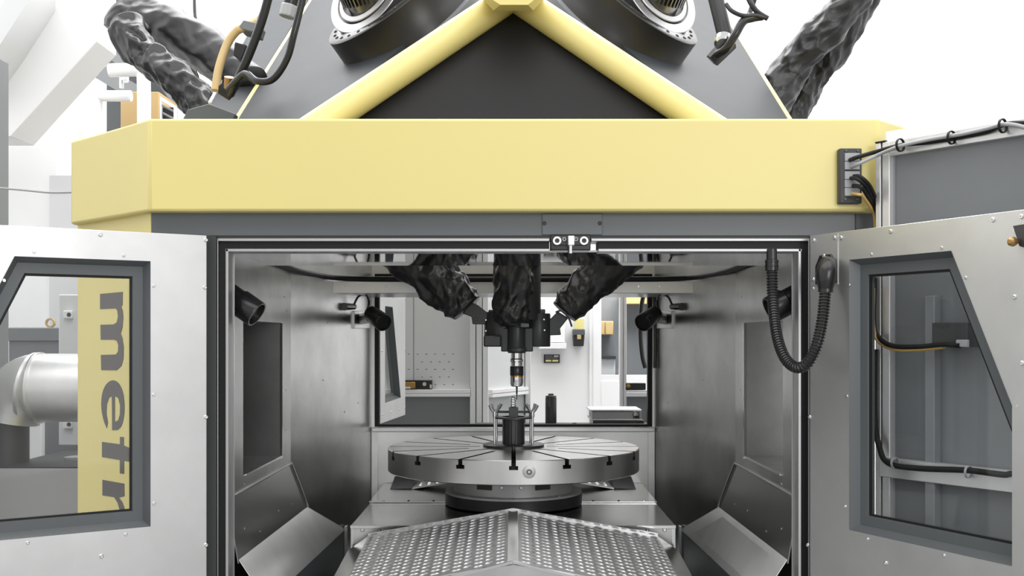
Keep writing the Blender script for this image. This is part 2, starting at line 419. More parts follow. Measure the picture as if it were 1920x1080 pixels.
# rear-left dome plate behind the yellow edge (seen edge on), with its bright rim
D0, D1 = P(393, 196, 4.55), P(512, 20, 4.85)
Bq = P(436, 228, 4.38); Cq = ext(BL, CL, 1.2) + Vector((-0.02, 0.02, 0)); D1b = ext(D0, D1, 1.3); D0b = D0
npl = (Cq - Bq).cross(D0 - Bq).normalized()
if npl.y > 0: npl = -npl
quad = [Bq, Cq, hit(520, -40, Bq, npl), hit(393, 196, Bq, npl), hit(380, 226, Bq, npl)]
build('side_plate', MB().prism(quad, -npl * 0.03), 'dome_grey', fr, smooth=None)
build('rim', MB().bar(quad[3] + npl * 0.004, quad[2] + npl * 0.004, 0.012, 0.012), 'aluminium', fr)
build('corner_plate', MB().prism([P(u, v, 4.0) for u, v in ((340, 228), (352, 205), (392, 194), (441, 213), (436, 228))], (0, 0.05, 0)), 'anthracite', fr, bev=0.004)

# ------------------------------------------------------------------ strut joints on the dome plates
def strut_joint(s, label):
    c = hit(765, 43, AL, nL)
    mirr = (lambda mb: mb.mx()) if s > 0 else (lambda mb: mb)
    base = Vector((c.x * -s, c.y, c.z)) if s > 0 else c
    rt = root('strut_joint', base, label, 'joint', 'drum joints of the upper struts')
    ax = Vector((-0.54, -0.47, 0.68)).normalized()
    H = 0.13; K = 1.10
    build('housing', mirr(MB().lathe([(0.316, -0.16), (0.314, 0.0), (0.300, 0.02), (0.296, H - 0.004), (0.290, H), (0.235, H), (0.23, H - 0.01), (0.22, -0.16)], c, ax, 72, closed=True)), 'black_gloss', rt)
    build('base_ring', mirr(MB().lathe([(0.332, -0.10), (0.332, -0.018), (0.308, -0.008), (0.308, -0.10)], c, ax, 72, closed=True)), 'plate_grey', rt)
    a, b_, _ = basis(ax)
    for i in range(28):
        t = 2 * math.pi * i / 28
        p = c + ax * H + (a * math.cos(t) + b_ * math.sin(t)) * 0.263
        nn = Vector(ax)
        if s > 0: p.x = -p.x; nn.x = -nn.x
        bolt(rt, p, nn, 0.007, 'dark_steel')
    # gimbal ring, tilted towards the outside
    tx = (ax + Vector((-0.22, -0.50, -0.22))).normalized()
    da = (ax + Vector((0.22, -0.10, 0.12))).normalized()
    g0 = c + ax * 0.15 + Vector((-0.055, 0.0, -0.012))
    build('gimbal_ring', mirr(MB().lathe([(0.190, -0.028), (0.190, 0.028), (0.150, 0.028), (0.150, -0.028)], g0, tx, 64, closed=True)), 'gimbal_steel', rt, bev=0.003)
    build('inner_ring', mirr(MB().lathe([(0.142, -0.045), (0.142, 0.03), (0.120, 0.035), (0.120, -0.045)], g0, tx, 56, closed=True)), 'gimbal_steel', rt, bev=0.003)
    dr = build('motor_drum', mirr(MB().lathe([(0.085, -0.06), (0.105, -0.05), (0.105, 0.34), (0.09, 0.36), (0, 0.36)], g0, da, 48)), 'fin_metal', rt)
    a, b_, tt = basis(da)
    fin = MB()
    for i in range(44):
        t = 2 * math.pi * i / 44; d = a * math.cos(t) + b_ * math.sin(t); q = tt.cross(d)
        p0 = g0 + d * 0.100 + tt * 0.0
        fin.prism([p0 - q * 0.0035, p0 + d * 0.022 - q * 0.0028 , p0 + d * 0.022 + q * 0.0028, p0 + q * 0.0035], tt * 0.25)
    build('cooling_fins', mirr(fin), 'fin_metal', rt, smooth=None, kind='stuff')
    return rt
strut_joint(-1, 'black drum joint with silver gimbal ring and finned motor on the left dome plate')
strut_joint(1, 'black drum joint with silver gimbal ring and finned motor on the right dome plate')

# ------------------------------------------------------------------ crumpled sleeves
def sleeve_mb(path, r0, r1, seed, amp=0.2, along=110, around=72, fz=9.0, ft=1.5):
    pts = spline(path, max(4, along // (len(path) - 1))); fr_ = frames(pts); rings = []; n = len(pts); L = 0.0
    for i in range(n):
        if i: L += (pts[i] - pts[i - 1]).length
        a, b_ = fr_[i]; t = i / (n - 1); r = r0 + (r1 - r0) * t
        env = min(1.0, 12 * t, 12 * (1 - t))
        ring = []
        for j in range(around):
            th = 2 * math.pi * j / around; c, s = math.cos(th), math.sin(th)
            q = Vector((c * 1.0 + seed, s * 1.0, L / r * 0.62 + 0.45 * c - 0.3 * s))
            w = noise.noise(q * 1.3 + Vector((5, 1, 2)))
            f1 = noise.voronoi(q * 1.15 + Vector((w, -w, w)) * 0.35)[0][0]
            f2 = noise.voronoi(Vector((c * 1.9, s * 1.9 + seed, L / r * 1.15 - 0.8 * s)) + Vector((w, w, -w)) * 0.3)[0][0]
            k3 = noise.noise(q * 0.6 + Vector((9, 9, 9)))
            d = 1 + amp * env * (1.9 * (f1 - 0.42) + 0.85 * (f2 - 0.42) + 0.5 * k3)
            ring.append(pts[i] + (a * c + b_ * s) * r * d)
        rings.append(ring)
    return MB().loft(rings)
def strut(path, r0, r1, seed, label, mt='fabric', group=None, amp=0.2, extra=None):
    rt = root('strut', path[-1], label, 'strut', group)
    build('sleeve', sleeve_mb(path, r0, r1, seed, amp), mt, rt, smooth=180)
    build('rod', MB().tube(path, min(r0, r1) * 0.45, 16), 'black_metal', rt)
    if extra: extra(rt)
    return rt
up = 'sleeved struts behind the dome'
strut([P(232, 66, 5.3), P(246, 38, 5.3), P(285, 38, 5.25), P(345, 66, 5.15), P(412, 114, 5.05), P(470, 160, 4.95)], 0.100, 0.092, 1.3, 'upper of two crumpled black strut sleeves at upper left, smooth on its long top side', 'fabric', up, 0.13)
strut([P(240, 46, 5.05), P(252, 82, 5.0), P(288, 112, 4.95), P(332, 146, 4.85), P(374, 190, 4.8), P(404, 250, 4.75)], 0.080, 0.062, 4.1, 'lower of two crumpled black strut sleeves at upper left, deeply folded', 'fabric', up, 0.26)
strut([P(1440, 215, 5.4), P(1478, 142, 5.4), P(1520, 85, 5.35), P(1562, 40, 5.3), P(1625, -40, 5.25)], 0.084, 0.080, 8.2, 'nearer left one of two twisted black strut sleeves against the white wall at upper right', 'fabric', up, 0.22)
strut([P(1468, 260, 5.6), P(1498, 185, 5.6), P(1530, 130, 5.55), P(1568, 78, 5.5), P(1650, -60, 5.45)], 0.078, 0.074, 11.7, 'farther right one of two twisted black strut sleeves against the white wall at upper right', 'fabric', up, 0.24)

# ------------------------------------------------------------------ work cabin (steel lining)
cb = root('machine_cabin', (0, 4.2, 0), 'stainless steel cabin lining around the round rotary table behind the open doors', 'machine cabin')
XW = 0.86; YA = 4.23; XR = 0.672; YR = 5.2; ZT = 1.855
ny0, ny1, nz0, nz1 = 3.484, 4.053, 1.16, 1.653
def cabin_side(s):
    f = (lambda mb: mb) if s < 0 else (lambda mb: mb.mx())
    cut_plate('side_wall', [(3.3, 1.109), (YA, 1.109), (YA, 2.0), (3.3, 2.0)], [[(ny0, nz0), (ny1, nz0), (ny1, nz1), (ny0, nz1)]], (s * XW, 0, 0), (0, 1, 0), (0, 0, 1), 0.004, 'cabin_steel', cb, back=(s, 0, 0))
    # window niche
    nb_ = MB()
    nb_.box(-XW - 0.14, -XW - 0.002, ny0 - 0.003, ny1 + 0.003, nz0 - 0.004, nz0); nb_.box(-XW - 0.14, -XW - 0.002, ny0 - 0.003, ny1 + 0.003, nz1, nz1 + 0.004)
    nb_.box(-XW - 0.14, -XW - 0.002, ny0 - 0.004, ny0, nz0, nz1); nb_.box(-XW - 0.14, -XW - 0.002, ny1, ny1 + 0.004, nz0, nz1)
    build('niche', f(nb_), 'cabin_steel', cb)
    build('niche_back', f(MB().box(-XW - 0.144, -XW - 0.14, ny0, ny1, nz0, nz1)), 'niche_shaded' if s < 0 else 'tray_steel', cb)  # backs are alike; left colour darkened, right lightened for their differing reflections
    build('niche_rim', f(MB().box(-XW - 0.002, -XW + 0.006, ny1 - 0.004, ny1 + 0.004, nz0 - 0.01, nz1)), 'bright_steel', cb)
    build('niche_rim', f(MB().box(-XW - 0.002, -XW + 0.006, ny0 + 0.02, ny1 + 0.004, nz0 - 0.004, nz0 + 0.002)), 'bright_steel', cb)
    build('jamb', f(MB().box(-XW - 0.03, -522 / F * 3.30, 3.297, 3.301, 0.3, ZT)), 'cabin_steel', cb)
    # panel turning in towards the rear, with the slanted lower edge
    p = [(-XW, YA, 2.0), (-XR, YR, 2.0), (-XR, YR, 0.70), (-0.70, YA + 0.55, 0.70), (-0.66, YA + 0.05, 0.70), (-0.80, YA, 0.85), (-0.80, YA, 0.944), (-XW, YA, 1.109)]
    tri = MB()
    tri.prism([p[0], p[1], (-XR, YR, 0.6), (-XW, YA, 0.6)], (-0.004, -0.001, 0))
    build('corner_panel', f(tri), 'cabin_steel', cb)
    build('seam_strip', f(MB().bar((-XW + 0.004, YA - 0.004, 1.112), (-0.823, 4.39, 0.920), 0.006, 0.004, (0, 1, 0))), 'bright_steel', cb)
    # sloped panel under the window
    build('sloped_panel', f(MB().prism([(-XW, 3.30, 1.109), (-XW, YA, 1.109), (-0.827, 4.40, 0.917), (-0.827, 3.30, 0.917)], (-0.004, 0, -0.001))), 'cabin_steel_shaded', cb)
    build('ledge_strip', f(MB().bar((-XW + 0.004, 3.3, 1.112), (-XW + 0.004, YA, 1.112), 0.006, 0.006)), 'cabin_steel', cb)
    build('lower_side', f(MB().box(-XW - 0.004, -XW, 3.302, YA + 0.4, 0.45, 1.108).box(-XW, -0.742, 3.302, 3.306, 0.45, 0.80)), 'cabin_steel_shaded', cb)
    for y_, z_, x_ in ((3.42, 1.0, -0.82), (3.9, 0.98, -0.812), (4.12, 0.97, -0.81), (3.6, 0.96, -0.806)):
        pn = Vector((x_ + 0.003, y_, z_ + 0.0))
        pn.x = -XW + (1.109 - z_) / 0.192 * 0.033 + 0.001
        if s > 0: pn.x = -pn.x
        bolt(cb, pn, (-s * 0.94, 0, 0.34), 0.0035)
    for q in ((-XW + 0.001, 4.13, 1.25), (-XW + 0.001, 4.13, 1.40), (-XW + 0.001, 4.14, 1.70), (-XW + 0.001, 4.1, 1.75), (-XW + 0.001, 3.5, 1.11 + 0.02)):
        bolt(cb, (q[0] * -s, q[1], q[2]), (-s, 0, 0), 0.0035)
    for t, z_ in ((0.35, 1.42), (0.4, 1.66), (0.8, 1.3), (0.93, 1.16), (0.62, 1.27)):
        q = Vector((-XW + (XW - XR) * t + 0.001, YA + (YR - YA) * t, z_))
        if s > 0: q.x = -q.x
        bolt(cb, q, (-s, -0.19, 0), 0.0035)
cabin_side(-1); cabin_side(1)
# ceiling
yc1 = 3.89; zc1 = ZC + 134 / F * yc1; zc0 = yz(472)
build('ceiling_panel', MB().prism([(-XW, YH + 0.02, zc0), (XW, YH + 0.02, zc0), (XW, yc1, zc1), (-XW, yc1, zc1)], (0, 0, 0.006)), 'mirror_steel', cb, smooth=None)
YL = 4.69; XL = 0.7712
build('ceiling_lip', MB().box(-XL - 0.003, XL + 0.003, YL, YL + 0.02, ZC + 82 / F * YL, ZC + 105 / F * YL), 'aluminium', cb, bev=0.002)
build('rear_ceiling', MB().box(-XL, XL, YL + 0.02, YR - 0.03, ZC + 82 / F * YL, ZC + 84 / F * YL), 'cabin_steel', cb)
for u in (643, 724, 1197, 1279, 770, 1236): bolt(cb, P(u, 537, YL), (0, -1, 0), 0.0045)
zg = ZT + 0.0
build('edge_seal', MB().tube([(-XW + 0.01, 3.80, zc1 + 0.012), (-XW + 0.012, 4.05, ZT + 0.01), (-XW + 0.02, 4.26, ZT + 0.004), (-0.80, 4.55, ZT), (-0.72, 4.675, ZT - 0.004), (-0.55, 4.685, ZT - 0.007), (0, 4.685, ZT - 0.008), (0.55, 4.685, ZT - 0.007), (0.72, 4.675, ZT - 0.004), (0.80, 4.55, ZT), (XW - 0.02, 4.26, ZT + 0.004), (XW - 0.012, 4.05, ZT + 0.01), (XW - 0.01, 3.80, zc1 + 0.012)], 0.0115, 12), 'rubber', cb)
# rear wall with hatch opening
rx0, rx1, rz0, rz1 = wx(703, YR), wx(1222.5, YR), wz(800, YR), 1.90
cut_plate('rear_wall', [(-XR, 0.6), (XR, 0.6), (XR, 2.0), (-XR, 2.0)], [[(rx0, rz0), (rx1, rz0), (rx1, rz1), (rx0, rz1)]], (0, YR, 0), (1, 0, 0), (0, 0, 1), 0.03, 'tray_steel', cb, back=(0, 1, 0))
gk = 0.021
cut_plate('window_gasket', [(rx0, rz0), (rx1, rz0), (rx1, rz1), (rx0, rz1)], [[(rx0 + gk, rz0 + 0.012), (rx1 - gk, rz0 + 0.012), (rx1 - gk, rz1 - gk), (rx0 + gk, rz1 - gk)]], (0, YR - 0.01, 0), (1, 0, 0), (0, 0, 1), 0.04, 'rubber', cb, back=(0, 1, 0))
build('window_sill', MB().box(-XR + 0.004, XR - 0.004, YR - 0.022, YR, wz(809, YR), wz(801, YR)), 'aluminium', cb, bev=0.003)
for sx in (-1, 1): build('corner_angle', MB().box(min(sx * XR, sx * (XR - 0.03)), max(sx * XR, sx * (XR - 0.03)), YR - 0.01, YR, 0.8, rz0), 'cabin_steel', cb)
build('cabin_floor', MB().box(-XW - 0.02, XW + 0.02, 3.3, YR, 0.45, 0.5), 'anthracite_dark', cb)
build('base_box', MB().box(-XW, XW, 3.4, YR, 0.0, 0.45), 'anthracite', cb)

# chip trays either side
def chip_tray(s, label):
    f = (lambda mb: mb) if s < 0 else (lambda mb: mb.mx())
    rt = root('chip_tray', (s * 0.75, 3.8, 0.5), label, 'tray', 'sloped steel trays beside the bed')
    tl = [(-0.827, 3.30, 0.929), (-0.827, 4.398, 0.917), (-0.742, 4.84, 0.75), (-0.742, 3.30, 0.80)]
    build('tray_top', f(MB().prism(tl, (0, 0, -0.004))), 'tray_steel', rt)
    build('inner_face', f(MB().prism([(-0.742, 4.84, 0.748), (-0.742, 3.30, 0.798), (-0.742, 3.30, 0.5), (-0.742, 4.84, 0.5)], (-0.004, 0, 0))), 'anthracite', rt)
    build('end_strip', f(MB().box(-0.742, -0.729, 4.80, 4.83, 0.5, 0.77)), 'aluminium', rt, bev=0.002)
chip_tray(-1, 'sloped steel chip tray along the left cabin wall'); chip_tray(1, 'sloped steel chip tray along the right cabin wall')

# ------------------------------------------------------------------ bed cover, ridge cover
bc = root('bed_cover', (0, 4.6, 0.5), 'flat two-piece steel bed cover under the rotary table', 'cover')
ZP = 0.90; YP1 = (ZC - ZP) * F / 353; YP2 = (ZC - ZP) * F / 311; HW = 304 / F * YP1
build('front_sheet', MB().box(-HW, HW, YP1, YP2 + 0.03, ZP - 0.004, ZP), 'cover_steel', bc, bev=0.001)
build('rear_sheet', MB().box(-HW - 0.006, HW + 0.006, YP2, YR - 0.01, ZP + 0.001, ZP + 0.006), 'cover_steel', bc, bev=0.001)
build('front_face', MB().box(-HW, HW, YP1 + 0.001, YP1 + 0.006, 0.5, ZP - 0.004), 'cabin_steel', bc)
fg = MB().box(-HW - 0.002, HW + 0.002, YP1 - 0.006, YP1 + 0.002, ZP - 0.012, ZP + 0.001); build('front_flange', fg, 'bright_steel', bc, bev=0.001)
for sx in (-1, 1):
    build('side_face', MB().box(min(sx * HW, sx * (HW - 0.006)), max(sx * HW, sx * (HW - 0.006)), YP1 + 0.006, YR - 0.012, 0.5, ZP - 0.004), 'cabin_steel', bc)
    build('corner_strip', MB().box(min(sx * HW, sx * (HW - 0.012)), max(sx * HW, sx * (HW - 0.012)), YP1 - 0.004, YP1 + 0.002, 0.5, ZP - 0.012), 'bright_steel', bc)
for u, v in ((680, 993), (711, 993), (1214, 993), (1246, 993)): bolt(bc, P(u, v, YP1 + 0.001), (0, -1, 0), 0.008)
for u in (719, 766, 813, 1112, 1160, 1207): bolt(bc, (wx(u, YP2 + 0.02), YP2 + 0.02, ZP + 0.006), (0, 0, 1), 0.005, 'dark_steel' if u not in (719, 1207) else 'bright_steel')

rc = root('ridge_cover', (0, 3.68, 0.5), 'roof-shaped tread plate cover with a centre ridge in the foreground of the cabin', 'cover')
YG0, YG1 = 4.0, 3.35
GA0 = P(966, 957, YG0); GA1 = P(965, 1055, YG1)
XT = 0.53; DZ = 0.094; XF = 0.605; DF = 0.147
def slope(s, x, y):
    t = (y - YG1) / (YG0 - YG1); zr = GA1.z + (GA0.z - GA1.z) * t
    ax_ = abs(x)
    if ax_ <= XT: return zr - DZ * ax_ / XT
    return zr - DZ - (DF - DZ) * (ax_ - XT) / (XF - XT)
RW = 0.018
for s in (-1, 1):
    q = lambda x, y, dz=0.0: Vector((s * x, y, slope(s, x, y) + dz))
    tp = build('tread_plate', MB().prism([q(RW, YG1), q(XT, YG1), q(XT, YG0), q(RW, YG0)], (0, 0, -0.005)), 'tread_steel', rc)
    build('side_flange', MB().prism([q(XT, YG1), q(XF, YG1), q(XF, YG0), q(XT, YG0)], (0, 0, -0.005)), 'cover_steel', rc)
    build('side_skirt', MB().prism([q(XF, YG1), q(XF, YG0), q(XF, YG0, -0.25), q(XF, YG1, -0.25)], (-s * 0.004, 0, 0)), 'cabin_steel', rc)
    build('back_edge', MB().bar(q(0.0, YG0 + 0.003, 0.004), q(XT, YG0 + 0.003, 0.004), 0.008, 0.008), 'bright_steel', rc)
    build('front_edge', MB().bar(q(0.0, YG1 - 0.003, 0.003), q(XF, YG1 - 0.003, 0.003), 0.010, 0.008), 'bright_steel', rc)
    tears = MB(); sl = Vector((s * XT, 0, -DZ)).normalized(); sy = (q(0.1, YG0) - q(0.1, YG1)).normalized(); nn = sl.cross(sy); nn = nn if nn.z > 0 else -nn
    ncol, nrow = 15, 17
    for i in range(ncol):
        for j in range(nrow):
            x = RW + 0.022 + (XT - RW - 0.04) * i / (ncol - 1); y = YG1 + 0.022 + (YG0 - YG1 - 0.05) * (j + 0.5 * (i % 2)) / (nrow - 1)
            if y > YG0 - 0.012: continue
            c = q(x, y, 0.0004)
            an = math.radians(-22 if i % 2 else -10)
            d = sl * math.cos(an) + sy * math.sin(an); w = nn.cross(d)
            L, Wd, Hh = 0.0150, 0.0055, 0.0036
            k = len(tears.v)
            tears.v += [c - d * L, c - w * Wd, c + d * L, c + w * Wd, c - d * L * 0.5 + nn * Hh, c + d * L * 0.5 + nn * Hh]
            tears.f += [(k, k + 1, k + 4), (k + 1, k + 5, k + 4), (k + 1, k + 2, k + 5), (k + 2, k + 3, k + 5), (k + 3, k + 4, k + 5), (k + 3, k, k + 4)]
    build('tread_pattern', tears, 'tear_steel', tp, smooth=None, kind='stuff')
def zr_(y): return slope(1, 0, y)
build('ridge_strip', MB().prism([(-RW, YG1, zr_(YG1) + 0.002), (RW, YG1, zr_(YG1) + 0.002), (RW, YG0, zr_(YG0) + 0.002), (-RW, YG0, zr_(YG0) + 0.002)], (0, 0, -0.008)), 'cover_steel', rc, bev=0.001)
gf = [(-XF, YG1, slope(1, XF, YG1) - 0.006), (-XT, YG1, slope(1, XT, YG1) - 0.006), (0, YG1, zr_(YG1) - 0.006), (XT, YG1, slope(1, XT, YG1) - 0.006), (XF, YG1, slope(1, XF, YG1) - 0.006), (XF, YG1, 0.5), (-XF, YG1, 0.5)]
build('front_face', MB().prism(gf, (0, 0.004, 0)), 'cabin_steel', rc)

rr = root('ridge_cover', (0, 5.08, ZP), 'small roof-shaped tread plate cover behind the rotary table', 'cover')
for s in (-1, 1):
    ya, yb = 4.98, 5.185
    rp = build('tread_plate', MB().prism([(0, ya, ZP + 0.09), (s * 0.46, ya, ZP + 0.012), (s * 0.46, yb, ZP + 0.012), (0, yb, ZP + 0.09)], (0, 0, -0.005)), 'tread_steel', rr)
    build('gap_wedge', MB().prism([(s * 0.46, ya, ZP + 0.012), (s * 0.56, ya, ZP + 0.007), (s * 0.56, yb, ZP + 0.04), (s * 0.46, yb, ZP + 0.04)], (0, 0, -0.004)), 'anthracite_dark', rr)  # dark sheet standing in for the shaded gap beside the cover
    tears = MB()
    for i in range(11):
        for j in range(4):
            x = 0.04 + i * 0.039; y = ya + 0.03 + j * 0.045; z = ZP + 0.09 - 0.078 * x / 0.46; k = len(tears.v)
            tears.v += [Vector((s * (x - 0.014), y, z + 0.003)), Vector((s * x, y - 0.006, z + 0.001)), Vector((s * (x + 0.014), y, z - 0.002)), Vector((s * x, y + 0.006, z + 0.001)), Vector((s * x, y, z + 0.005))]
            tears.f += [(k, k + 1, k + 4), (k + 1, k + 2, k + 4), (k + 2, k + 3, k + 4), (k + 3, k, k + 4)]
    build('tread_pattern', tears, 'tear_steel', rp, smooth=None, kind='stuff')

# ------------------------------------------------------------------ rotary table
TC = Vector((0.002, 4.6, 0)); TR = 0.525; TZ = 1.14; TH = 0.094
tb = root('rotary_table', (TC.x, TC.y, ZP), 'round steel rotary table with radial T-slots in the middle of the cabin', 'rotary table')
bm_ = MB().lathe([(TR - 0.003, TZ - TH), (TR, TZ - TH + 0.003), (TR, TZ - 0.003), (TR - 0.003, TZ)], TC, (0, 0, 1), 192)
me = bpy.data.meshes.new('t'); me.from_pydata(bm_.v, [], bm_.f); finish(me, 'table_steel', None)
ob = bpy.data.objects.new('t', me); COL.objects.link(ob)
cut = MB()
for i in range(16):
    t = 2 * math.pi * i / 16 - math.pi / 2; d = Vector((math.cos(t), math.sin(t), 0)); w = Vector((-d.y, d.x, 0))
    r0 = 0.14 if i % 2 == 0 else 0.20
    a, b_ = TC + d * r0, TC + d * (TR + 0.02)
    zz = Vector((0, 0, 1)); hw, tw = 0.0085, 0.017
    pr = [(-hw, TZ + 0.01), (-hw, TZ - 0.021), (-tw, TZ - 0.021), (-tw, TZ - 0.036), (tw, TZ - 0.036), (tw, TZ - 0.021), (hw, TZ - 0.021), (hw, TZ + 0.01)]
    cut.prism([a + w * x + zz * z for x, z in pr], b_ - a)
mc = bpy.data.meshes.new('c'); mc.from_pydata(cut.v, [], cut.f); finish(mc, 'slot_dark', None)
oc = bpy.data.objects.new('c', mc); COL.objects.link(oc)
md = ob.modifiers.new('b', 'BOOLEAN'); md.object = oc; md.operation = 'DIFFERENCE'; md.solver = 'EXACT'
try: md.material_mode = 'TRANSFER'
except Exception: pass
dg = bpy.context.evaluated_depsgraph_get(); dg.update()
tm = bpy.data.meshes.new_from_object(ob.evaluated_get(dg)); tm.name = 'tabletop'
bpy.data.objects.remove(ob); bpy.data.objects.remove(oc)
tm.transform(WM[tb].inverted())
tm.polygons.foreach_set('use_smooth', [True] * len(tm.polygons)); tm.set_sharp_from_angle(angle=math.radians(25))
link('tabletop', tm, tb)
build('neck', MB().lathe([(0.25, ZP + 0.05), (0.247, TZ - TH)], TC, (0, 0, 1), 96), 'neck_grey', tb)
build('neck_flange', MB().lathe([(0.285, ZP + 0.050), (0.285, ZP + 0.058), (0.25, ZP + 0.06)], TC, (0, 0, 1), 96), 'neck_grey', tb)
build('base_ring', MB().lathe([(0.287, ZP + 0.006), (0.288, ZP + 0.05)], TC, (0, 0, 1), 96), 'ring_black', tb)
def rim(th, r, z): return TC + Vector((math.sin(th) * r, -math.cos(th) * r, z))
th = math.radians(6.3); nn = Vector((math.sin(th), -math.cos(th), 0))
pg = build('plug', MB().lathe([(0.0245, -0.004), (0.0245, 0.002), (0.02, 0.0032), (0.0, 0.0032)], rim(th, TR, 1.097), nn, 32), 'trim_steel', tb)
build('plug_screw', MB().lathe([(0.010, 0.002), (0.010, 0.0055), (0.006, 0.0055), (0.006, 0.003), (0, 0.003)], rim(th, TR, 1.097), nn, 24), 'dark_steel', pg)
for du in (-55, 55):
    t = math.asin(du * 4.36 / F / 0.25); n3 = Vector((math.sin(t), -math.cos(t), 0)); w = Vector((math.cos(t), math.sin(t), 0))
    c = rim(t, 0.2485, 1.0)
    build('scale_plate', MB().prism([c - w * 0.033 - Vector((0, 0, 0.012)), c + w * 0.033 - Vector((0, 0, 0.012)), c + w * 0.033 + Vector((0, 0, 0.012)), c - w * 0.033 + Vector((0, 0, 0.012))], n3 * 0.004), 'anthracite_dark', tb)
for du in (-22, 14):
    t = du * 4.36 / F / 0.25; bolt(tb, rim(t, 0.249, 1.0), (math.sin(t), -math.cos(t), 0), 0.007)
for t in (-0.75, -0.35, 0.0, 0.35, 0.75): bolt(tb, rim(t, 0.27, ZP + 0.059), (0, 0, 1), 0.006)

# ------------------------------------------------------------------ clamping fixture on the table
fx = root('clamping_fixture', (TC.x, TC.y, TZ), 'dark round clamping fixture with four posts at the centre of the rotary table', 'fixture')
sc_ = 4.6 / F
build('base_disc', MB().lathe([(0.129, TZ), (0.129, TZ + 0.010), (0.126, TZ + 0.012)], TC, (0, 0, 1), 64), 'dark_steel', fx)
build('drum', MB().lathe([(0.047, TZ + 0.012), (0.047, TZ + 0.118)], TC, (0, 0, 1), 48), 'dark_steel', fx)
build('clamp_ring', MB().lathe([(0.086, TZ + 0.119), (0.086, TZ + 0.126), (0.05, TZ + 0.126), (0.05, TZ + 0.119)], TC, (0, 0, 1), 48, closed=True), 'dark_steel', fx)
build('bridge_bar', MB().box(TC.x - 0.065, TC.x + 0.072, 4.63, 4.645, TZ + 0.138, TZ + 0.148), 'dark_steel', fx, bev=0.001)
build('drum_rib', MB().box(TC.x - 0.009, TC.x + 0.009, 4.545, 4.56, TZ + 0.012, TZ + 0.118), 'dark_steel', fx, bev=0.003)
build('key_bolt', MB().cyl((TC.x, 4.46, TZ - 0.03), (TC.x, 4.46, TZ + 0.014), 0.006, n=12), 'dark_steel', fx)
for x, y in ((-0.079, 4.565), (0.079, 4.565), (-0.073, 4.655), (0.073, 4.655)):
    c = Vector((TC.x + x, y, 0))
    po = build('post', MB().cyl((c.x, c.y, TZ + 0.012), (c.x, c.y, TZ + 0.150), 0.0052, n=14), 'bright_steel', fx)
    if True:
        nt_ = MB().lathe([(0.008, TZ + 0.127), (0.0085, TZ + 0.137), (0.006, TZ + 0.15)], c, (0, 0, 1), 14)
        for k in (-1, 1):
            a0 = c + Vector((k * 0.004, 0, TZ + 0.142)); a1 = c + Vector((k * 0.020, 0.001, TZ + 0.176))
            nt_.tube([a0, (a0 + a1) / 2 + Vector((k * 0.002, 0, 0)), a1], 0.004, 8, 4, rfun=lambda i, n: 0.003 + 0.005 * (i / (n - 1)))
        build('wing_nut', nt_, 'gimbal_steel', po)
wp = root('workpiece', (TC.x, 4.57, TZ + 0.118), 'dark block with a bright knurled stud on top, held in the fixture under the tool', 'workpiece')
build('block', MB().box(TC.x - 0.0195, TC.x + 0.0195, 4.55, 4.59, TZ + 0.118, TZ + 0.168), 'dark_steel', wp, bev=0.001)
pr = [(0.010, TZ + 0.168)]
for k in range(4): pr += [(0.0125, TZ + 0.171 + k * 0.010), (0.0125, TZ + 0.176 + k * 0.010), (0.0095, TZ + 0.179 + k * 0.010)]
build('stud', MB().lathe(pr + [(0.006, TZ + 0.212)], (TC.x - 0.001, 4.57, 0), (0, 0, 1), 12), 'chrome', wp, smooth=20)

# ------------------------------------------------------------------ spindle head
YS = 4.45; k = YS / F
def S(u, v): return P(u, v, YS)
sp = root('spindle_head', S(968, 662), 'black spindle head hanging between three sleeved struts above the table', 'spindle')
SX = S(969, 0).x
def drum(u0, u1, v0, v1, yoff=0.0, mt='black_metal', nm='joint_drum'):
    a, b_ = S(u0, v0), S(u1, v1); c = (a.x + b_.x) / 2; r = (b_.x - a.x) / 2
    return build(nm, MB().lathe([(r * 0.96, b_.z), (r, b_.z + 0.004), (r, a.z - 0.004), (r * 0.96, a.z)], (c, YS + yoff, 0), (0, 0, 1), 40), mt, sp)
def blk(u0, u1, v0, v1, y0, y1, nm, mt='black_metal', bev=0.004):
    return build(nm, MB().box(S(u0, 0).x, S(u1, 0).x, YS + y0, YS + y1, S(0, v1).z, S(0, v0).z), mt, sp, bev=bev)
drum(907.5, 972, 585, 650, 0.02); drum(985, 1032, 588, 650, 0.0)
blk(907.5, 940, 629, 650, -0.07, 0.0, 'lower_block', bev=0.006); drum(952, 985, 600, 652, -0.055, 'black_metal', 'front_barrel')
blk(940, 999, 615, 659, -0.05, 0.08, 'centre_block'); blk(916, 934, 581, 590, -0.02, 0.04, 'cap_block'); blk(1003, 1022, 580, 589, -0.02, 0.04, 'cap_block')
build('ram', MB().cyl(S(970, 440), S(970, 600), 45 * k * 0.98, n=40), 'black_metal', sp)
build('nose_flange', MB().lathe([(29.5 * k, S(0, 658.5).z), (29.5 * k, S(0, 651).z)], (SX, YS, 0), (0, 0, 1), 40), 'black_metal', sp)
build('nose_ring', MB().lathe([(16 * k, S(0, 662).z), (18 * k, S(0, 659).z), (18 * k, S(0, 657).z)], (SX, YS, 0), (0, 0, 1), 40), 'black_metal', sp)
for u, v in ((911, 600), (911, 620.5), (1020, 599), (1021, 619)): bolt(sp, P(u, v, YS - 0.047), (0, -1, 0), 0.004)
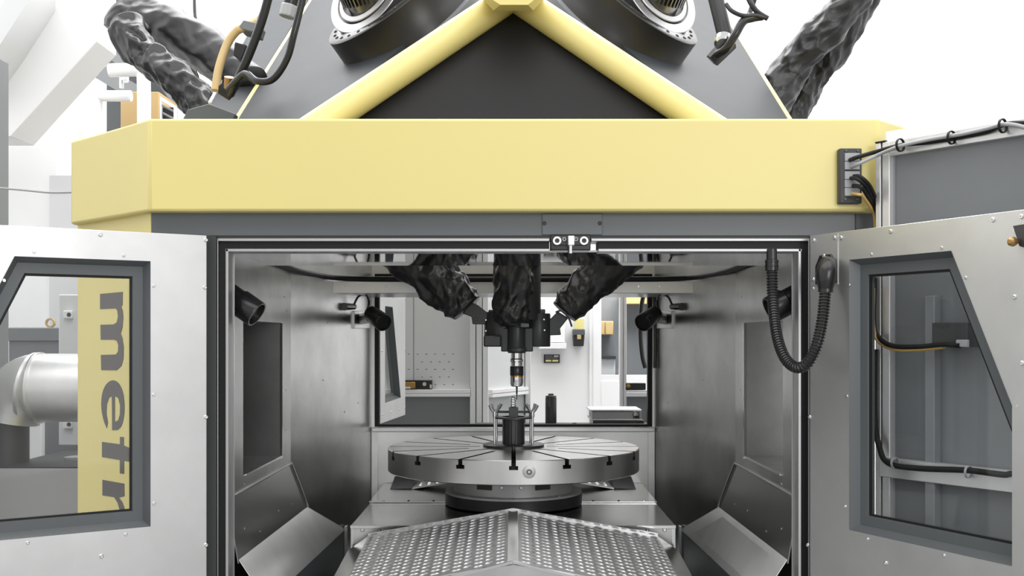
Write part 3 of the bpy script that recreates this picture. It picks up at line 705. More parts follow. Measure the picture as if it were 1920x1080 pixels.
# tool holder
th_ = root('tool_holder', S(969, 738), 'chrome and black tool holder with a slim tool under the spindle', 'tool')
def LZ(v): return S(0, v).z
def lat(nm, prof, mt, n=32): return build(nm, MB().lathe([(r * k, LZ(v)) for r, v in prof], (SX, YS, 0), (0, 0, 1), n), mt, th_)
lat('taper', [(11, 686), (11, 679), (12.5, 677), (12.5, 674), (11, 672), (11, 662)], 'chrome')
lat('grip_ring', [(12.5, 704), (12.8, 703), (12.8, 687.5), (12.2, 686.5)], 'black_plastic')
lat('gold_band', [(11.8, 707), (11.8, 704)], 'gold')
lat('collet_nut', [(8, 725), (11, 723.5), (12.3, 718), (12.3, 707)], 'chrome', 12)
lat('cutter', [(0.8, 750), (0.9, 741), (1.6, 738), (1.8, 726), (3.2, 725)], 'dark_steel', 14)

# lower struts
def low_strut(path, r0, r1, seed, label, extra, amp=0.26):
    return strut(path, r0, r1, seed, label, 'fabric_black', 'sleeved struts at the spindle head', amp, extra)
def yoke_left(rt):
    build('yoke', MB().prism([P(u, v, YS - 0.02) for u, v in ((868, 588), (880, 566), (896, 572), (916, 588), (910, 608), (886, 608), (884, 594))], (0, 0.05, 0)), 'black_metal', rt, bev=0.003)
    bolt(rt, P(893, 599, YS - 0.02), (0, -1, 0), 0.007, 'dark_steel')
def yoke_right(rt):
    build('yoke', MB().prism([P(u, v, YS - 0.02) for u, v in ((1030, 600), (1046, 584), (1066, 596), (1050, 616), (1052, 628), (1030, 629))], (0, 0.05, 0)), 'black_metal', rt, bev=0.003)
    build('strap', MB().tube([P(1043, 585, YS - 0.04), P(1053, 583, YS - 0.075), P(1066, 596, YS - 0.045), P(1072, 612, YS - 0.03)], 0.004, 8), 'anthracite', rt)
def strap_mid(rt):
    build('strap', MB().tube([P(938, 604, YS - 0.09), P(955, 606, YS - 0.105), P(975, 611, YS - 0.105), P(992, 611, YS - 0.09)], 0.006, 8), 'black_plastic', rt)
    build('buckle', MB().box(S(976, 0).x, S(991, 0).x, YS - 0.118, YS - 0.104, LZ(614), LZ(607)), 'anthracite', rt, bev=0.001)
low_strut([P(690, 400, 4.50), P(745, 450, 4.48), P(800, 503, 4.45), P(845, 545, 4.43), P(876, 578, 4.42)], 0.105, 0.068, 21.0, 'left sleeved black strut running down to the spindle head', yoke_left, 0.30)
low_strut([P(1260, 400, 4.52), P(1200, 448, 4.5), P(1140, 500, 4.47), P(1092, 545, 4.45), P(1058, 585, 4.44)], 0.108, 0.058, 33.0, 'right sleeved black strut running down to the spindle head', yoke_right, 0.18)
low_strut([P(968, 420, 4.40), P(968, 470, 4.38), P(962, 530, 4.37), P(962, 575, 4.38), P(966, 606, 4.39)], 0.088, 0.062, 45.0, 'middle crumpled black strut in front of the spindle ram', strap_mid, 0.26)

# ------------------------------------------------------------------ work lamps
def lamp(tail, nose, r, label, plate=None, arm=None, cable=None, plug=None, pn=None):
    rt = root('work_lamp', nose, label, 'lamp', 'black tube lamps in the cabin')
    ax = (nose - tail).normalized()
    L = (nose - tail).length
    build('lamp_body', MB().lathe([(r * 0.8, 0), (r, 0.01), (r, L * 0.45), (r * 1.12, L * 0.5), (r * 1.12, L - 0.004), (r * 1.08, L), (r * 0.95, L), (r * 0.93, L - 0.012), (0, L - 0.012)], tail, ax, 32), 'black_plastic', rt)
    if plate:
        build('mount_plate', MB().prism(plate, pn * 0.012), 'door_steel', rt, bev=0.002)
        build('arm', MB().cyl(arm[0], arm[1], 0.024, 0.028, n=20), 'black_plastic', rt)
    if cable: build('cable', MB().tube(cable, 0.005, 8), 'black_plastic', rt)
    if plug: build('plug', MB().cyl(plug[0], plug[1], 0.017, 0.013, n=18), 'black_plastic', rt)
    return rt
pn = Vector((1, -0.19, 0)).normalized(); O2 = Vector((-XW, YA, 0))
def PN(u, v, off=0.0): return hit(u, v, O2 + pn * off, pn)
def mir(p): return Vector((-p.x, p.y, p.z))
def rear_lamp(s, label):
    g = (lambda p: p) if s < 0 else mir
    pl = [g(PN(u, v)) for u, v in ((660, 583), (692, 583), (692, 616), (660, 616))]
    t0 = PN(676, 599); nose = P(720, 606, 4.66); tail = P(693, 586, 4.74)
    rt = lamp(g(tail), g(nose), 0.034, label, pl, (g(t0), g(P(697, 593, 4.72))), [g(PN(662, 575, 0.02)), g(PN(672, 556, 0.04)), g(PN(685, 553, 0.07)), g(P(692, 566, 4.78)), g(P(688, 584, 4.77))], (g(PN(645, 575, 0.012)), g(PN(664, 575, 0.02))), g(pn))
rear_lamp(-1, 'rear left black tube lamp on a square bracket by the rear hatch')
rear_lamp(1, 'rear right black tube lamp on a square bracket by the rear hatch')
for s, lb_ in ((-1, 'front left black tube lamp above the left wall niche, cut by the door frame'), (1, 'front right black tube lamp above the right wall niche, behind the ribbed hose')):
    g = (lambda p: p) if s < 0 else mir
    if s < 0: tail, nose = P(418, 545, 3.38), P(482, 590, 3.36)
    else: tail, nose = P(1500, 552, 3.37), P(1443, 582, 3.36)
    lamp(tail, nose, 0.038, lb_)

# ------------------------------------------------------------------ the two cabin doors
ZD1 = yz(441.5, 3.2); ZD0 = 0.35; DW = 0.86
win = [(0.163, 1.062), (0.79, 1.062), (0.79, 1.235), (0.516, 1.815), (0.163, 1.815)]
def door(side, H, ex, label):
    H = Vector((H[0], H[1], 0)); ex = Vector((ex[0], ex[1], 0)).normalized(); ez = Vector((0, 0, 1))
    n = ex.cross(ez)
    if n.y > 0: n = -n
    rt = root('cabin_door', (H.x, H.y, ZD0), label, 'door')
    cut_plate('door_panel', [(0, ZD0), (DW, ZD0), (DW, ZD1), (0, ZD1)], [win], H, ex, ez, 0.03, 'door_steel', rt, back=-n, bev=0.002)
    pt = lambda p, d: H + ex * p[0] + ez * p[1] - n * d
    o0, o1, o2, o3 = inset(win, -0.001), inset(win, 0.014), inset(win, 0.042), inset(win, 0.044)
    build('window_frame', MB().loft([[pt(p, -0.001) for p in o0], [pt(p, 0.026) for p in o1], [pt(p, 0.026) for p in o2], [pt(p, 0.032) for p in o3], [pt(p, 0.05) for p in o3], [pt(p, 0.05) for p in o0], [pt(p, -0.001) for p in o0]], False, False), 'anthracite', rt, smooth=20)
    build('window_pane', MB().prism([pt(p, 0.036) for p in o2], -n * 0.006), 'pane_glass', rt, smooth=None)
    build('pane_seal', MB().loft([[pt(p, 0.030) for p in o3], [pt(p, 0.030) for p in inset(win, 0.049)], [pt(p, 0.036) for p in inset(win, 0.049)], [pt(p, 0.036) for p in o3]], False, False), 'rubber', rt, smooth=None)
    return rt, H, n, ex
dl, HL, nDL, exL = door(-1, (-0.896, 3.2), (-0.465, -0.30), 'left cabin door of brushed steel, swung open, yellow lettered column seen through its window')
for u, v in ((188, 440), (386, 450), (64, 472), (232, 479), (8, 526), (288, 536), (384, 539), (288, 740), (386, 782), (289, 944), (386, 1022), (52, 1018), (190, 1043), (236, 1002)):
    bolt(dl, hit(u, v, HL, nDL), nDL, 0.0062 if u in (188, 386, 384, 190) else 0.0048, 'bright_steel')
dr, HR, nDR, exR = door(1, (0.868, 3.2), (0.32, -0.65), 'right cabin door of brushed steel, swung open, grey enclosure seen through its window')
for u, v in ((1577, 446), (1670, 434), (1862, 412), (1634, 477), (1766, 465), (1811, 521), (1593, 535), (1525, 541), (1588, 743), (1518, 782), (1515, 1022), (1585, 950), (1627, 1011), (1661, 1056), (1770, 1042), (1907, 762)):
    bolt(dr, hit(u, v, HR, nDR), nDR, 0.0062 if u in (1577, 1670, 1862, 1518, 1515, 1661) else 0.0045, 'bright_steel')
hpz = [hit(u, v, HR, nDR) for u, v in ((1520, 445), (1571.5, 438), (1571.5, 533), (1520, 536))]
build('hinge_plate', MB().prism(hpz, nDR * 0.002), 'door_steel', dr)
for u, v in ((1527, 451), (1566, 446), (1526, 524)): bolt(dr, hit(u, v, HR, nDR) + nDR * 0.002, nDR, 0.006, 'bright_steel')
lp = build('latch_plate', MB().prism([hit(u, v, HR, nDR) for u, v in ((1899, 397), (1960, 388), (1960, 1100), (1899, 1080))], nDR * 0.0025), 'door_steel', dr)
for u, v in ((1906, 433), (1904, 557), (1918, 681), (1917, 406)): bolt(dr, hit(u, v, HR, nDR) + nDR * 0.0025, nDR, 0.006, 'bright_steel', name='rivet')
kp = hit(1914, 454, HR, nDR)
build('latch_body', MB().prism([hit(u, v, HR, nDR) for u, v in ((1906, 424), (1945, 418), (1945, 470), (1918, 462))], nDR * 0.012), 'dark_steel', dr)
build('latch_knob', MB().lathe([(0.004, 0.0), (0.004, 0.018), (0.009, 0.02), (0.0115, 0.026), (0.010, 0.034), (0.005, 0.038)], kp, nDR, 20), 'brass', dr, label='brass knob')

# ribbed hose between lintel and right door
hs = root('ribbed_hose', P(1447, 475, 3.28), 'black ribbed cable hose looping from the lintel to the right cabin door', 'hose')
ctrl = [P(1447, 500, 3.24), P(1449, 560, 3.22), P(1456, 625, 3.17), P(1470, 668, 3.12), P(1490, 688, 3.08), P(1512, 683, 3.05), P(1530, 650, 3.04), P(1542, 600, 3.05), P(1548, 540, 3.07)]
sp_ = spline(ctrl, 24); Ls = [0.0]
for i in range(1, len(sp_)): Ls.append(Ls[-1] + (sp_[i] - sp_[i - 1]).length)
tot = Ls[-1]; npt = int(tot / 0.0022); pts = []; j = 0
for i in range(npt + 1):
    d = tot * i / npt
    while j < len(Ls) - 2 and Ls[j + 1] < d: j += 1
    t = (d - Ls[j]) / max(1e-9, Ls[j + 1] - Ls[j]); pts.append(sp_[j].lerp(sp_[j + 1], t))
fr_ = frames(pts); rings = []
for i, (p, (a, b_)) in enumerate(zip(pts, fr_)):
    r = 0.0165 if (i % 4) in (0, 1) else 0.0130
    rings.append([p + a * r * math.cos(2 * math.pi * q / 18) + b_ * r * math.sin(2 * math.pi * q / 18) for q in range(18)])
build('hose_body', MB().loft(rings), 'black_plastic', hs, smooth=None)
build('fitting', MB().lathe([(0.014, 0), (0.019, 0.002), (0.019, 0.034), (0.0155, 0.036), (0.0155, 0.066)], P(1447, 509, 3.24), (0, 0, 1), 24), 'black_plastic', hs)
for v in (492, 500): build('fitting_rib', MB().lathe([(0.020, 0), (0.0205, 0.002), (0.020, 0.004)], P(1447, v, 3.24), (0, 0, 1), 24), 'black_plastic', hs)
e0 = P(1548, 545, 3.07); e1 = P(1549, 520, 3.07); e2 = P(1551, 500, 3.08); e3 = hit(1553, 490, HR, nDR)
build('elbow', MB().tube([e0, e1, e2, e3], 0.022, 24, 8, rfun=lambda i, n: 0.019 + 0.009 * math.sin(math.pi * min(1, i / (n - 1) * 1.1))), 'black_plastic', hs)
build('elbow_collar', MB().cyl(P(1548, 548, 3.07), P(1548.5, 528, 3.07), 0.0205, n=24), 'black_plastic', hs)
build('flange', MB().prism([hit(u, v, HR, nDR) for u, v in ((1540, 479), (1561, 476), (1570, 497), (1570, 530), (1532, 534), (1532, 500))], nDR * 0.008), 'black_plastic', hs, bev=0.002)
for u, v in ((1549, 480), (1562, 508), (1564, 527)): bolt(hs, hit(u, v, HR, nDR) + nDR * 0.008, nDR, 0.006, 'bright_steel')

# ------------------------------------------------------------------ cable outlet box on the beam, its cables
ob_ = root('cable_outlet_box', P(1590, 384, Y0), 'black cable entry frame with five grey inserts on the right end of the yellow beam', 'cable box')
def fB(u, d=0.0): return (u - U0) / F * Y0
def zBm(v): return ZC + (V0 - v) / F * Y0
build('box_frame', MB().box(fB(1569), fB(1610.5), Y0 - 0.028, Y0, zBm(383.5), zBm(281)), 'anthracite_dark', ob_, bev=0.003)
for v0, v1 in ((290.5, 305.5), (306.5, 321), (324.5, 339.3), (340.3, 354.2), (355.2, 370)):
    build('insert', MB().box(fB(1578), fB(1605.5), Y0 - 0.034, Y0 - 0.026, zBm(v1), zBm(v0)), 'grey_plastic', ob_, bev=0.001)
for u, v in ((1581, 285.5), (1603, 285.5), (1580, 376), (1601, 376)): bolt(ob_, (fB(u), Y0 - 0.028, zBm(v)), (0, -1, 0), 0.005, 'dark_steel')
# enclosure plane
EO = Vector((1.065, 3.15, 0)); EX = Vector((0.265, -0.38, 0)).normalized(); EN = Vector((EX.y, -EX.x, 0))
def E(u, v, off=0.0): return hit(u, v, EO + EN * off, EN)
ze_ = E(1655, 268).z
def cable(name, pts, r, mt, label, group=None, cat='cable'):
    o = build(name, MB().tube(pts, r, 10, 8), mt, None, smooth=60); tag(o, label, cat, group); return o
ug = 'cables from the box on the beam'
cable('cable', [P(1594, 300, 3.165), P(1610, 294, 3.12), P(1645, 284, 3.15), E(1690, 272, 0.03), E(1740, 267, 0.02), E(1800, 257, 0.016), E(1850, 247, 0.016), E(1885, 233, 0.024), E(1930, 230, 0.02), E(1990, 222, 0.02), EO + EX * 1.2 + EN * 0.016 + Vector((0, 0, ze_ - 0.02)), EO + EX * 1.6 + EN * 0.016 + Vector((0, 0, ze_ - 0.02))], 0.0062, 'rubber', 'upper black cable from the box on the beam along the enclosure top rail', ug)
cable('cable', [P(1597, 313, 3.165), P(1612, 306, 3.12), P(1645, 291, 3.13), E(1688, 274, 0.045), E(1740, 262, 0.035), E(1800, 252, 0.03), E(1850, 241, 0.03), E(1885, 233, 0.034), E(1925, 240, 0.03), E(1975, 262, 0.03), E(2080, 268, 0.03), EO + EX * 1.2 + EN * 0.03 + Vector((0, 0, ze_ - 0.05)), EO + EX * 1.6 + EN * 0.03 + Vector((0, 0, ze_ - 0.05))], 0.0055, 'grey_plastic', 'grey cable from the box on the beam along the enclosure top rail', ug)
for (u, v, w, lbl, mt) in ((1596, 334, 0, 'left black cable of the three bowing down from the box on the beam', 'rubber'), (1602, 330, 8, 'right outermost black cable of the three bowing down from the box on the beam', 'rubber'), (1600, 348, -4, 'lowest black cable bowing down from the box on the beam above the yellow one', 'rubber'), (1598, 363, -9, 'thin yellow cable bowing down from the box on the beam', 'yellow_cable')):
    dy = (v - 334) * 0.7
    cable('cable', [P(u, v, 3.165), P(u + 12, v + 2, 3.12), P(1625 + w * .8, 352 + dy * .8, 3.13), P(1640 + w * .6, 385 + dy * .4, 3.18), P(1646 + w * .6, 420, 3.2), P(1646 + w * .6, 520, 3.22)], 0.0058 if mt == 'rubber' else 0.0045, mt, lbl, ug)

# ------------------------------------------------------------------ grey enclosure on the right
en = root('enclosure_wall', (EO.x, EO.y, 0), 'grey panelled enclosure wall with bright aluminium frame right of the yellow beam', 'enclosure')
L_ = 1.6
def ebar(nm, s0, s1, z0, z1, d0, d1, mt, **kw):
    pts = [EO + EX * s0 - EN * d1, EO + EX * s1 - EN * d1, EO + EX * s1 - EN * d0, EO + EX * s0 - EN * d0]
    return build(nm, MB().prism([p + Vector((0, 0, z0)) for p in pts], (0, 0, z1 - z0)), mt, en, **kw)
def es(u): return (E(u, 600) - EO).dot(EX)
ze = E(1655, 268).z; z_p = E(1676, 293).z
ebar('corner_post', es(1645.5), es(1655), 0, ze, -0.01, 0.03, 'aluminium', bev=0.002)
ebar('post_slot', es(1655), es(1658), 0, ze - 0.005, 0.01, 0.03, 'anthracite_dark')
ebar('corner_post', es(1658), es(1672), 0, ze, -0.01, 0.03, 'aluminium', bev=0.002)
ebar('post_cap', es(1645.5), es(1664), ze, ze + 0.004, -0.012, 0.032, 'rubber')
ebar('top_rail', es(1672), L_, z_p, ze, -0.01, 0.03, 'aluminium', bev=0.002)
ebar('top_cap', es(1660), L_, ze, ze + 0.03, 0.0, 0.05, 'white_paint', bev=0.002)
ebar('panel', es(1672), L_, 0.0, z_p, 0.006, 0.02, 'plate_grey')
ebar('panel_rim', es(1672), es(1676), 0.0, z_p, -0.004, 0.012, 'grey_plastic')
zr0, zr1 = E(1660, 892).z, E(1660, 856).z
ebar('cable_rail', es(1660), L_, zr0, zr1, -0.03, 0.0, 'aluminium', bev=0.002)
ebar('device_box', es(1772), es(1838), E(1800, 650).z, E(1800, 605).z, -0.06, 0.006, 'anthracite_dark', bev=0.002)
ebar('inner_post', es(1744), es(1762), 0.3, E(1750, 555).z, -0.025, 0.006, 'mid_grey', bev=0.002)
ebar('step_panel', es(1838), L_, E(1838, 625).z, E(1838, 455).z, -0.02, 0.006, 'mid_grey')
tc_ = tag(build('cable_connector', MB().prism([E(u, v, 0.075) for u, v in ((1797, 637), (1818, 637), (1818, 651), (1797, 650))], EN * 0.012), 'grey_plastic', bev=0.002), 'small pale grey connector seen through the right door window', 'connector')
cable('cable', [E(1640, 520, 0.02), E(1638, 600, 0.02), E(1646, 630, 0.03), E(1672, 648, 0.05), E(1720, 650, 0.06), E(1770, 646, 0.075), E(1800, 648, 0.085)], 0.007, 'rubber', 'black cable sagging behind the right door window, above the yellow one')
cable('cable', [E(1637, 540, 0.035), E(1637, 612, 0.035), E(1648, 640, 0.035), E(1675, 654, 0.045), E(1720, 655, 0.055), E(1770, 650, 0.07)], 0.006, 'yellow_cable', 'yellow cable sagging behind the right door window')
cable('cable', [E(1640, 655, 0.02), E(1640, 780, 0.02), E(1648, 835, 0.03), E(1665, 868, 0.045), E(1720, 878, 0.045), E(1815, 882, 0.045), E(1880, 890, 0.045), E(1960, 895, 0.045), EO + EX * 1.2 + EN * 0.045 + Vector((0, 0, 1.225)), EO + EX * 1.6 + EN * 0.045 + Vector((0, 0, 1.225))], 0.008, 'rubber', 'black cable bundle along the low rail behind the right door window')
for u, v, o_ in ((1688, 272, 0.038), (1784, 258, 0.025), (1880, 236, 0.028)):
    a, b_, c_ = basis(EX)
    cp = E(u, v, o_)
    tag(build('cable_tie', MB().lathe([(0.019, -0.003), (0.019, 0.003), (0.016, 0.003), (0.016, -0.003)], cp, EX, 20, closed=True), 'rubber'), {1688: 'black cable tie nearest the corner post on the enclosure top rail', 1784: 'middle black cable tie on the enclosure top rail', 1880: 'rightmost black cable tie on the enclosure top rail'}[u], 'cable tie', 'ties on the enclosure rail')
for u, v in ((1678, 868), (1816, 885)):
    cp = E(u, v, 0.045)
    tag(build('cable_tie', MB().lathe([(0.017, -0.003), (0.017, 0.003), (0.0145, 0.003), (0.0145, -0.003)], cp, EX, 20, closed=True), 'grey_plastic'), 'left grey cable tie on the low rail behind the right door window' if u < 1700 else 'right grey cable tie on the low rail behind the right door window', 'cable tie', 'ties on the low rail')

# ------------------------------------------------------------------ hoses and fittings on the dome
hz = 'black hoses on the dome'
cable('hose', [P(432, 176, 3.88), P(440, 160, 3.84), P(452, 136, 3.82), P(470, 95, 3.8), P(492, 35, 3.78), P(510, -30, 3.76)], 0.0155, 'black_plastic', 'thick black hose rising from the connector at the lower left of the dome', hz, 'hose')
cable('hose', [P(428, 168, 3.86), P(448, 146, 3.8), P(462, 138, 3.77), P(482, 152, 3.72), P(512, 148, 3.70), P(538, 110, 3.68), P(552, 60, 3.66), P(572, -20, 3.66)], 0.012, 'black_plastic', 'black hose looping across the yellow edge of the left dome plate', hz, 'hose')
cable('hose', [P(404, 170, 4.25), P(410, 130, 4.27), P(425, 85, 4.3), P(442, 60, 4.3), P(456, 52, 4.3), P(480, 40, 4.35)], 0.0165, 'beige_hose', 'beige hose arching behind the left dome plate', None, 'hose')
cn = root('hose_connector', P(430, 185, 3.93), 'square black connector at the lower left of the dome', 'connector')
q0 = P(428, 176, 3.90); qa, qb, qc = basis(npl)
build('connector_base', MB().prism([P(u, v, 3.90) for u, v in ((408, 176), (432, 160), (449, 166), (430, 190))], -npl * -0.03), 'black_plastic', cn, bev=0.003)
build('connector_socket', MB().cyl(q0 + npl * 0.02, q0 + npl * 0.06, 0.018, n=20), 'brass', cn)
bk = root('hose_bracket', P(465, 55, 4.3), 'small grey box bracket holding the beige hose behind the dome', 'bracket')
build('bracket_box', MB().prism([P(u, v, 4.28) for u, v in ((446, 52), (456, 37), (486, 44), (480, 62))], (0, 0.12, 0)), 'plate_grey', bk, bev=0.004)
build('bracket_foot', MB().prism([P(u, v, 4.28) for u, v in ((440, 78), (462, 84), (452, 112), (437, 104))], (0, 0.12, 0)), 'black_plastic', bk, bev=0.004)
hf = root('hose_fitting', P(540, 30, 4.05), 'ribbed grey hose fitting with black corrugated hose at the left dome edge', 'fitting')
build('fitting_nut', MB().lathe([(0.03, 0), (0.032, 0.004), (0.032, 0.04), (0.028, 0.045)], P(538, 32, 4.02), (0.25, 0, 0.97), 12), 'grey_plastic', hf, smooth=None)
build('hose_end', MB().tube([P(540, 20, 4.02), P(548, -5, 4.02), P(560, -40, 4.02)], 0.026, 18, 6), 'black_plastic', hf)
# right side
vf = root('valve_unit', P(1360, 90, 3.7), 'chrome and black valve cylinder beside the right drum joint', 'valve')
build('valve_bracket', MB().prism([P(u, v, 3.72) for u, v in ((1330, 108), (1362, 72), (1380, 82), (1381, 90), (1345, 124))], (0, 0.06, 0.02)), 'black_plastic', vf, bev=0.003)
build('valve_tube', MB().cyl(P(1362, 78, 3.68), P(1338, -20, 3.72), 0.026, n=24), 'black_metal', vf)
build('valve_cap', MB().lathe([(0.024, 0), (0.030, 0.006), (0.030, 0.03), (0.022, 0.036)], P(1357, 72, 3.66), (-0.15, -0.55, -0.6), 24), 'chrome', vf)
cable('hose', [P(1345, 102, 3.66), P(1362, 90, 3.62), P(1378, 66, 3.6), P(1394, 40, 3.6), P(1412, 33, 3.6), P(1430, 30, 3.6)], 0.0145, 'black_plastic', 'black hose bending from the valve to the cable branch at upper right', hz, 'hose')
cable('hose', [P(1362, 8, 3.62), P(1372, 20, 3.6), P(1392, 29, 3.59), P(1416, 29, 3.59), P(1438, 34, 3.59)], 0.0075, 'black_plastic', 'thin black hose sagging into the cable branch at upper right', hz, 'hose')
cable('hose', [P(1396, -20, 3.62), P(1408, 6, 3.6), P(1420, 22, 3.595), P(1440, 35, 3.59)], 0.009, 'black_plastic', 'short black hose dropping from above into the cable branch at upper right', hz, 'hose')
cable('hose', [P(1420, -20, 3.66), P(1412, 6, 3.66), P(1406, 24, 3.65), P(1404, 36, 3.62)], 0.009, 'black_plastic', 'black hose crossing behind the cable branch at upper right', hz, 'hose')

# ------------------------------------------------------------------ behind the rear hatch
hd = root('rear_hatch_door', P(714, 795, 5.26), 'steel rear hatch door with narrow dark window, swung away behind the cabin', 'door')
ha, hb = P(713, 795, 5.26), P(760, 778, 5.87); hb.z = ha.z
hx = (hb - ha).normalized(); hL = (hb - ha).length; hn = Vector((hx.y, -hx.x, 0))
wn = [(0.11, 0.095), (0.49, 0.10), (0.285, 0.57), (0.11, 0.57)]
cut_plate('door_panel', [(0, 0), (hL, 0), (hL, 0.66), (0, 0.66)], [wn], ha, hx, (0, 0, 1), 0.03, 'door_steel', hd, back=-hn, bev=0.002)
build('window_frame', MB().loft([[ha + hx * p[0] + Vector((0, 0, p[1])) - hn * d for p in pl] for pl, d in ((wn, 0.0), (inset(wn, 0.02), 0.03), (inset(wn, 0.03), 0.03), (wn, 0.05))], False, False), 'anthracite', hd, smooth=20)
build('window_pane', MB().prism([ha + hx * p[0] + Vector((0, 0, p[1])) - hn * 0.034 for p in inset(wn, 0.02)], -hn * 0.005), 'clear_glass', hd, smooth=None)
for s_, z_ in ((0.04, 0.04), (0.25, 0.04), (0.45, 0.04), (0.6, 0.04), (0.6, 0.35), (0.04, 0.35), (0.3, 0.62), (0.6, 0.62), (0.04, 0.62)):
    bolt(hd, ha + hx * s_ + Vector((0, 0, z_)), hn, 0.005)
YP = 6.8
def Q(u, v, y=YP): return P(u, v, y)
pa = root('partition_wall', Q(800, 1000), 'white and grey partition wall with slotted white board behind the rear hatch', 'partition')
wb_o = [(wx(640, YP), wz(731, YP)), (wx(884, YP), wz(731, YP)), (wx(884, YP), wz(440, YP)), (wx(640, YP), wz(440, YP))]
slots = []
for r_i, v in enumerate((664, 678.5, 692.5, 707, 721)):
    us = (766, 783, 799.5, 816, 833, 849.5) if r_i % 2 == 0 else (791.5, 808, 824.5, 841.5)
    for u in us: slots.append([(wx(u - 1.6, YP), wz(v + .6, YP)), (wx(u + 1.6, YP), wz(v + .6, YP)), (wx(u + 1.6, YP), wz(v - .6, YP)), (wx(u - 1.6, YP), wz(v - .6, YP))])
cut_plate('slotted_board', wb_o, slots, (0, YP, 0), (1, 0, 0), (0, 0, 1), 0.02, 'light_grey', pa, back=(0, 1, 0))
build('board_backing', MB().box(wx(640, YP), wx(884, YP), YP + 0.022, YP + 0.03, wz(731, YP), wz(440, YP)), 'anthracite_dark', pa)
build('board_joint', MB().box(wx(775, YP), wx(776.2, YP), YP - 0.001, YP + 0.001, wz(722, YP), wz(440, YP)), 'mid_grey', pa)
build('rail', MB().box(wx(640, YP), wx(884, YP), YP - 0.05, YP + 0.03, wz(735.5, YP), wz(729.5, YP)).box(wx(640, YP), wx(884, YP), YP - 0.05, YP + 0.03, wz(743, YP), wz(737, YP)), 'white_paint', pa, bev=0.002)
build('lower_panel', MB().box(wx(640, YP), wx(884, YP), YP, YP + 0.03, 0, wz(742, YP)), 'mid_grey', pa)
for a, b_ in ((881.5, 892), (893.5, 904), (905.5, 916)):
    build('profile_post', MB().box(wx(a, YP), wx(b_, YP), YP - 0.05, YP + 0.03, 0, 2.6), 'aluminium' if a != 905.5 else 'white_paint', pa, bev=0.003)
build('post_core', MB().box(wx(884, YP), wx(914, YP), YP - 0.03, YP + 0.02, 0, 2.6), 'mid_grey', pa)
A1, A2 = Vector((wx(916, YP), YP, 0)), Vector((wx(986, 7.25), 7.25, 0)); ad = A2 - A1; an = Vector((ad.y, -ad.x, 0)).normalized()
def apanel(nm, z0, z1, off, th, mt, **kw):
    return build(nm, MB().prism([A1 + Vector((0, 0, z0)) + an * off, A2 + Vector((0, 0, z0)) + an * off, A2 + Vector((0, 0, z1)) + an * off, A1 + Vector((0, 0, z1)) + an * off], -an * th), mt, pa, **kw)
apanel('angled_panel', 0, wz(745, YP), 0, 0.03, 'grey_plastic')
apanel('angled_pane', wz(731, YP), 2.5, 0, 0.02, 'light_grey')
apanel('rail', wz(737, YP), wz(731, YP), 0.03, 0.05, 'white_paint'); apanel('rail', wz(745, YP), wz(739, YP), 0.03, 0.05, 'white_paint')
build('profile_post', MB().box(wx(985, 7.25), wx(995, 7.25), 7.22, 7.3, 0, 2.6), 'white_paint', pa, bev=0.003)
pb = root('partition_wall', Q(1200, 1000), 'narrow grey partition with aluminium post right of the white door, behind the rear hatch', 'partition')
for a, b_ in ((1161.5, 1166.5), (1168, 1173.5)):
    build('profile_post', MB().box(wx(a, YP), wx(b_, YP), YP - 0.04, YP + 0.03, 0, 2.6), 'aluminium', pb, bev=0.003)
build('rail', MB().box(wx(1173, YP), wx(1300, YP), YP - 0.05, YP + 0.03, wz(735.5, YP), wz(731, YP)).box(wx(1173, YP), wx(1300, YP), YP - 0.05, YP + 0.03, wz(743, YP), wz(737.5, YP)), 'white_paint', pb, bev=0.002)
build('lower_panel', MB().box(wx(1173, YP), wx(1300, YP), YP, YP + 0.03, 0, wz(742, YP)), 'mid_grey', pb)
def device(u0, u1, v0, v1, label, tan):
    rt = root('battery_charger', P((u0 + u1) / 2, v1, YP - 0.02), label, 'device')
    y = YP - 0.045
    build('device_body', MB().box(wx(u0, y), wx(u1, y), y, y + 0.06, wz(v1, y), wz(v0, y)), 'black_plastic', rt, bev=0.003)
    if tan == 'left':
        build('tan_block', MB().box(wx(758, y), wx(779, y), y - 0.012, y, wz(v1 - 1, y), wz(v0 + 3, y)), 'brass', rt, bev=0.004)
        build('white_tab', MB().box(wx(758, y), wx(770, y), y - 0.016, y - 0.01, wz(v1 - 1, y), wz(v1 - 4.5, y)), 'paper', rt)
        build('dial', MB().lathe([(0.012, 0), (0.012, 0.008), (0.007, 0.008), (0.007, 0.003), (0, 0.003)], P(796, 720, y), (0, -1, 0), 18), 'bright_steel', rt)
        build('white_tab', MB().box(wx(806, y), wx(809.5, y), y - 0.006, y, wz(728, y), wz(721, y)), 'paper', rt)
    else:
        build('dial', MB().lathe([(0.013, 0), (0.013, 0.008), (0.005, 0.012)], P(1178, 724, y), (0, -1, 0), 18), 'brass', rt)
device(758, 810, 713, 729.5, 'black device with tan block and chrome dial on the rail of the slotted board', 'left')
device(1173.5, 1211, 718.5, 731, 'black device with brass dial on the rail beside the aluminium post', 'right')
